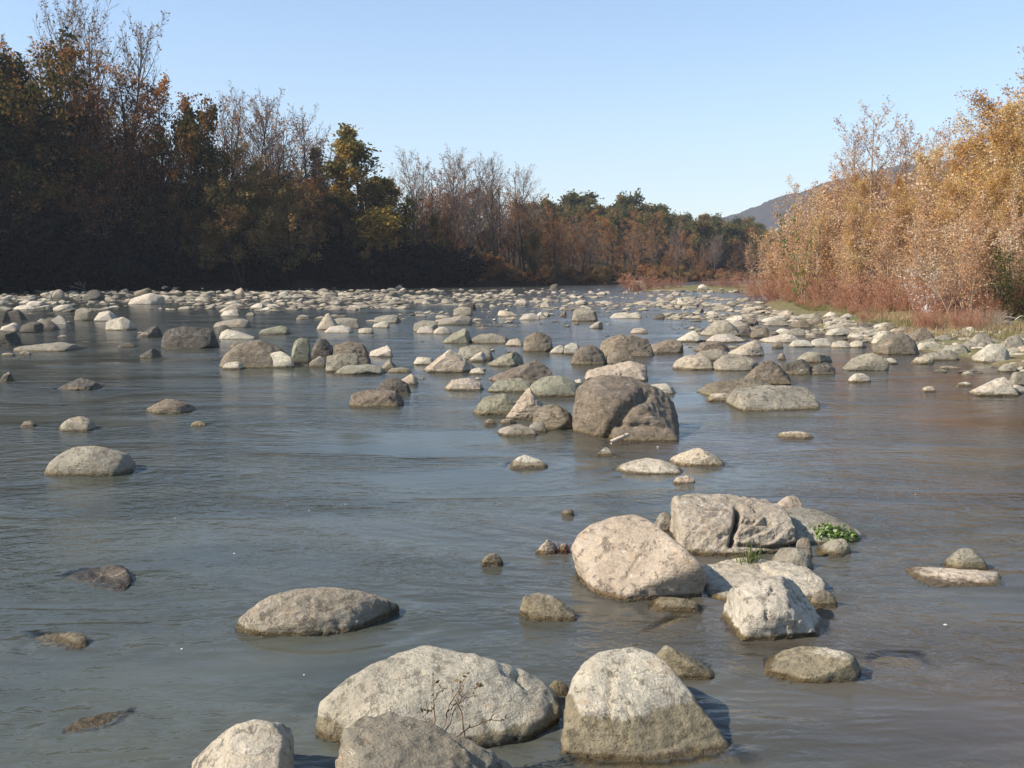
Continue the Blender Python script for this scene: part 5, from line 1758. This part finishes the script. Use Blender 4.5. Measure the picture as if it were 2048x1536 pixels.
# pale stick at the foot of the huge boulder
p0, p1 = at_z(1222, 876, .05), at_z(1252, 863, .12)
p0.y -= .25
p1.y -= .25
stick_m = bark_material('bleached_wood', (0.42, 0.33, 0.24), (0.62, 0.52, 0.42), 30)
root = link(bpy.data.objects.new('driftwood_stick', None))
root.location = p0
tag(root, 'short pale broken stick resting at the foot of the huge boulder', 'stick')
d_ = p1 - p0
tube_obj('stem', [([d_ * -.15, d_ * .3 + Vector((0, 0, .004)), d_ * .7, d_], .028, .022)], stick_m, root, 7)
tube_obj('splinter', [([d_ * .45, d_ * .55 + Vector((.03, 0, .03)), d_ * .6 + Vector((.05, 0, .06))], .009, .003)], stick_m, root, 5)

# fallen bare branches on the far left shore
def fallen(name, label, pa, y, segs, mat, r):
    b0 = at_y(*pa, y)
    b0.z = max(0.02, terr1(b0.x, b0.y)) 
    rt = link(bpy.data.objects.new(name, None))
    rt.location = b0
    tag(rt, label, 'branch')
    ls = []
    for i, (a_, c_) in enumerate(segs):
        q0, q1 = at_y(*a_, y) - b0, at_y(*c_, y + .4) - b0
        ls.append((curve(q0, q1, .08, 6, i), r, r * .35))
    tube_obj('stem', ls[:1], mat, rt, 5)
    if len(ls) > 1:
        tube_obj('side_branches', ls[1:], mat, rt, 4)


fallen('dead_branch', 'bare dead branch sticking up from the far left shore', (172, 582), 94, [((140, 573), (178, 584)), ((172, 582), (157, 562)), ((166, 579), (172, 564)), ((160, 573), (150, 566))], bark_grey, .05)
fallen('driftwood_branch', 'bleached driftwood branch on the grass at the right edge', (2048, 648), 32, [((2010, 634), (2058, 652)), ((2030, 641), (2052, 634))], stick_m, .03)
fallen('leaning_trunk', 'pale dead trunk leaning in the dark bank below the golden sapling', (925, 520), 128, [((928, 522), (962, 480)), ((947, 499), (972, 488))], bark_grey, .05)

# white scrap on the grass: a crumpled sheet
p = on_ground(1853, 632)
rs = np.random.RandomState(12)
bm = bmesh.new()
bmesh.ops.create_grid(bm, x_segments=14, y_segments=14, size=.5)
for v in bm.verts:
    x, y = v.co.x, v.co.y
    v.co.z = .30 * math.exp(-7 * ((x + .08) ** 2 + y * y)) + .12 * mnoise.noise((x * 5, y * 5, 2)) + .06 * mnoise.noise((x * 13, y * 13, 5)) + .08
    v.co.x += .1 * mnoise.noise((x * 4, y * 4, 8))
    v.co.x *= .45
    v.co.y *= .45
bmesh.ops.solidify(bm, geom=bm.faces[:], thickness=.006)
me = bpy.data.meshes.new('plastic_scrap')
bm.to_mesh(me)
bm.free()
T = NT('white_plastic')
b = T.n('ShaderNodeBsdfPrincipled')
b.inputs['Base Color'].default_value = (.8, .8, .8, 1)
b.inputs['Roughness'].default_value = .45
T.l(b.outputs[0], T.out.inputs[0])
me.materials.append(T.m)
o = link(bpy.data.objects.new('plastic_scrap', me))
o.location = (p.x, p.y, terr1(p.x, p.y) + .05)
tag(o, 'crumpled white scrap lying on the grassy bank', 'litter')

# flecks of foam drifting on the water
R = random.Random(15)
fv, fq, k = [], [], 0
for i in range(14):
    px, py = R.choice([(R.uniform(150, 480), R.uniform(690, 720)), (R.uniform(100, 700), R.uniform(930, 1130)), (R.uniform(0, 700), R.uniform(1000, 1450)), (R.uniform(1200, 2000), R.uniform(820, 1250))])
    q = at_z(px, py, .007)
    r = R.uniform(.002, .007) * (1 + q.y * .04)
    m = 7
    a0 = R.uniform(0, 6.28)
    ring = [(q.x + r * R.uniform(.7, 1.3) * 1.5 * math.cos(a0 + j * 6.283 / m), q.y + r * R.uniform(.7, 1.3) * math.sin(a0 + j * 6.283 / m)) for j in range(m)]
    for (x, y) in ring:
        fv.append((x, y, .002))
    fv.append((q.x, q.y, .006 + r * .35))
    for j in range(m):
        fq.append((k + j, k + (j + 1) % m, k + m))
    k += m + 1
T = NT('foam')
b = T.n('ShaderNodeBsdfDiffuse')
b.inputs[0].default_value = (.5, .5, .47, 1)
T.l(b.outputs[0], T.out.inputs[0])
fo = link(bpy.data.objects.new('foam', np_mesh('foam', np.array(fv), tris=np.array(fq), mats=[T.m], smooth=True)))
tag(fo, 'small white flecks of foam drifting on the river', 'foam', kind='stuff')
# ------------------------------------------------------------------ light, sky, air
EL = math.radians(38)
AZ = math.radians(-105)           # sun bearing from the view direction, clockwise positive: from the left, a touch behind
sun_to = Vector((math.sin(AZ) * math.cos(EL), math.cos(AZ) * math.cos(EL), math.sin(EL)))
sd = bpy.data.lights.new('sun', 'SUN')
sd.energy = 5.0
sd.angle = math.radians(0.5)
sd.color = (1.0, 0.91, 0.79)
so_ = bpy.data.objects.new('sun', sd)
link(so_)
so_.rotation_euler = sun_to.to_track_quat('Z', 'Y').to_euler()
world = bpy.data.worlds.new('World')
scene.world = world
world.use_nodes = True
wt = world.node_tree
bg = wt.nodes['Background']
sky = wt.nodes.new('ShaderNodeTexSky')
sky.sky_type = 'NISHITA'
sky.sun_disc = False
sky.sun_elevation = EL
sky.sun_rotation = AZ
sky.altitude = 100
sky.air_density = 1.1
sky.dust_density = 0.45
sky.ozone_density = 3.5
wt.links.new(sky.outputs[0], bg.inputs[0])
bg.inputs[1].default_value = 0.116

# the air: far hill fades to blue
HAZE = 0.00022
if HAZE:
    bm = bmesh.new()
    bmesh.ops.create_cube(bm, size=1.0)
    for v in bm.verts:
        v.co = Vector((v.co.x * 5600, v.co.y * 3700 + 1400, -2.5 if v.co.z < 0 else 320))
    me = bpy.data.meshes.new('haze')
    bm.to_mesh(me)
    bm.free()
    T = NT('haze_air')
    pv = T.n('ShaderNodeVolumePrincipled')
    pv.inputs['Color'].default_value = (0.80, 0.87, 1.0, 1)
    pv.inputs['Density'].default_value = HAZE
    pv.inputs['Anisotropy'].default_value = 0.0
    T.l(pv.outputs[0], T.out.inputs['Volume'])
    me.materials.append(T.m)
    hz = link(bpy.data.objects.new('haze', me))
    tag(hz, 'thin blue autumn haze over the valley', 'haze', kind='stuff')

scene.view_settings.view_transform = 'Standard'
scene.view_settings.look = 'None'
scene.view_settings.exposure = 0.78
scene.view_settings.gamma = 1.0
scene.cycles.use_denoising = True
scene.cycles.max_bounces = 6
scene.cycles.transparent_max_bounces = 8
scene.cycles.volume_bounces = 0
scene.cycles.caustics_reflective = False
scene.cycles.caustics_refractive = False
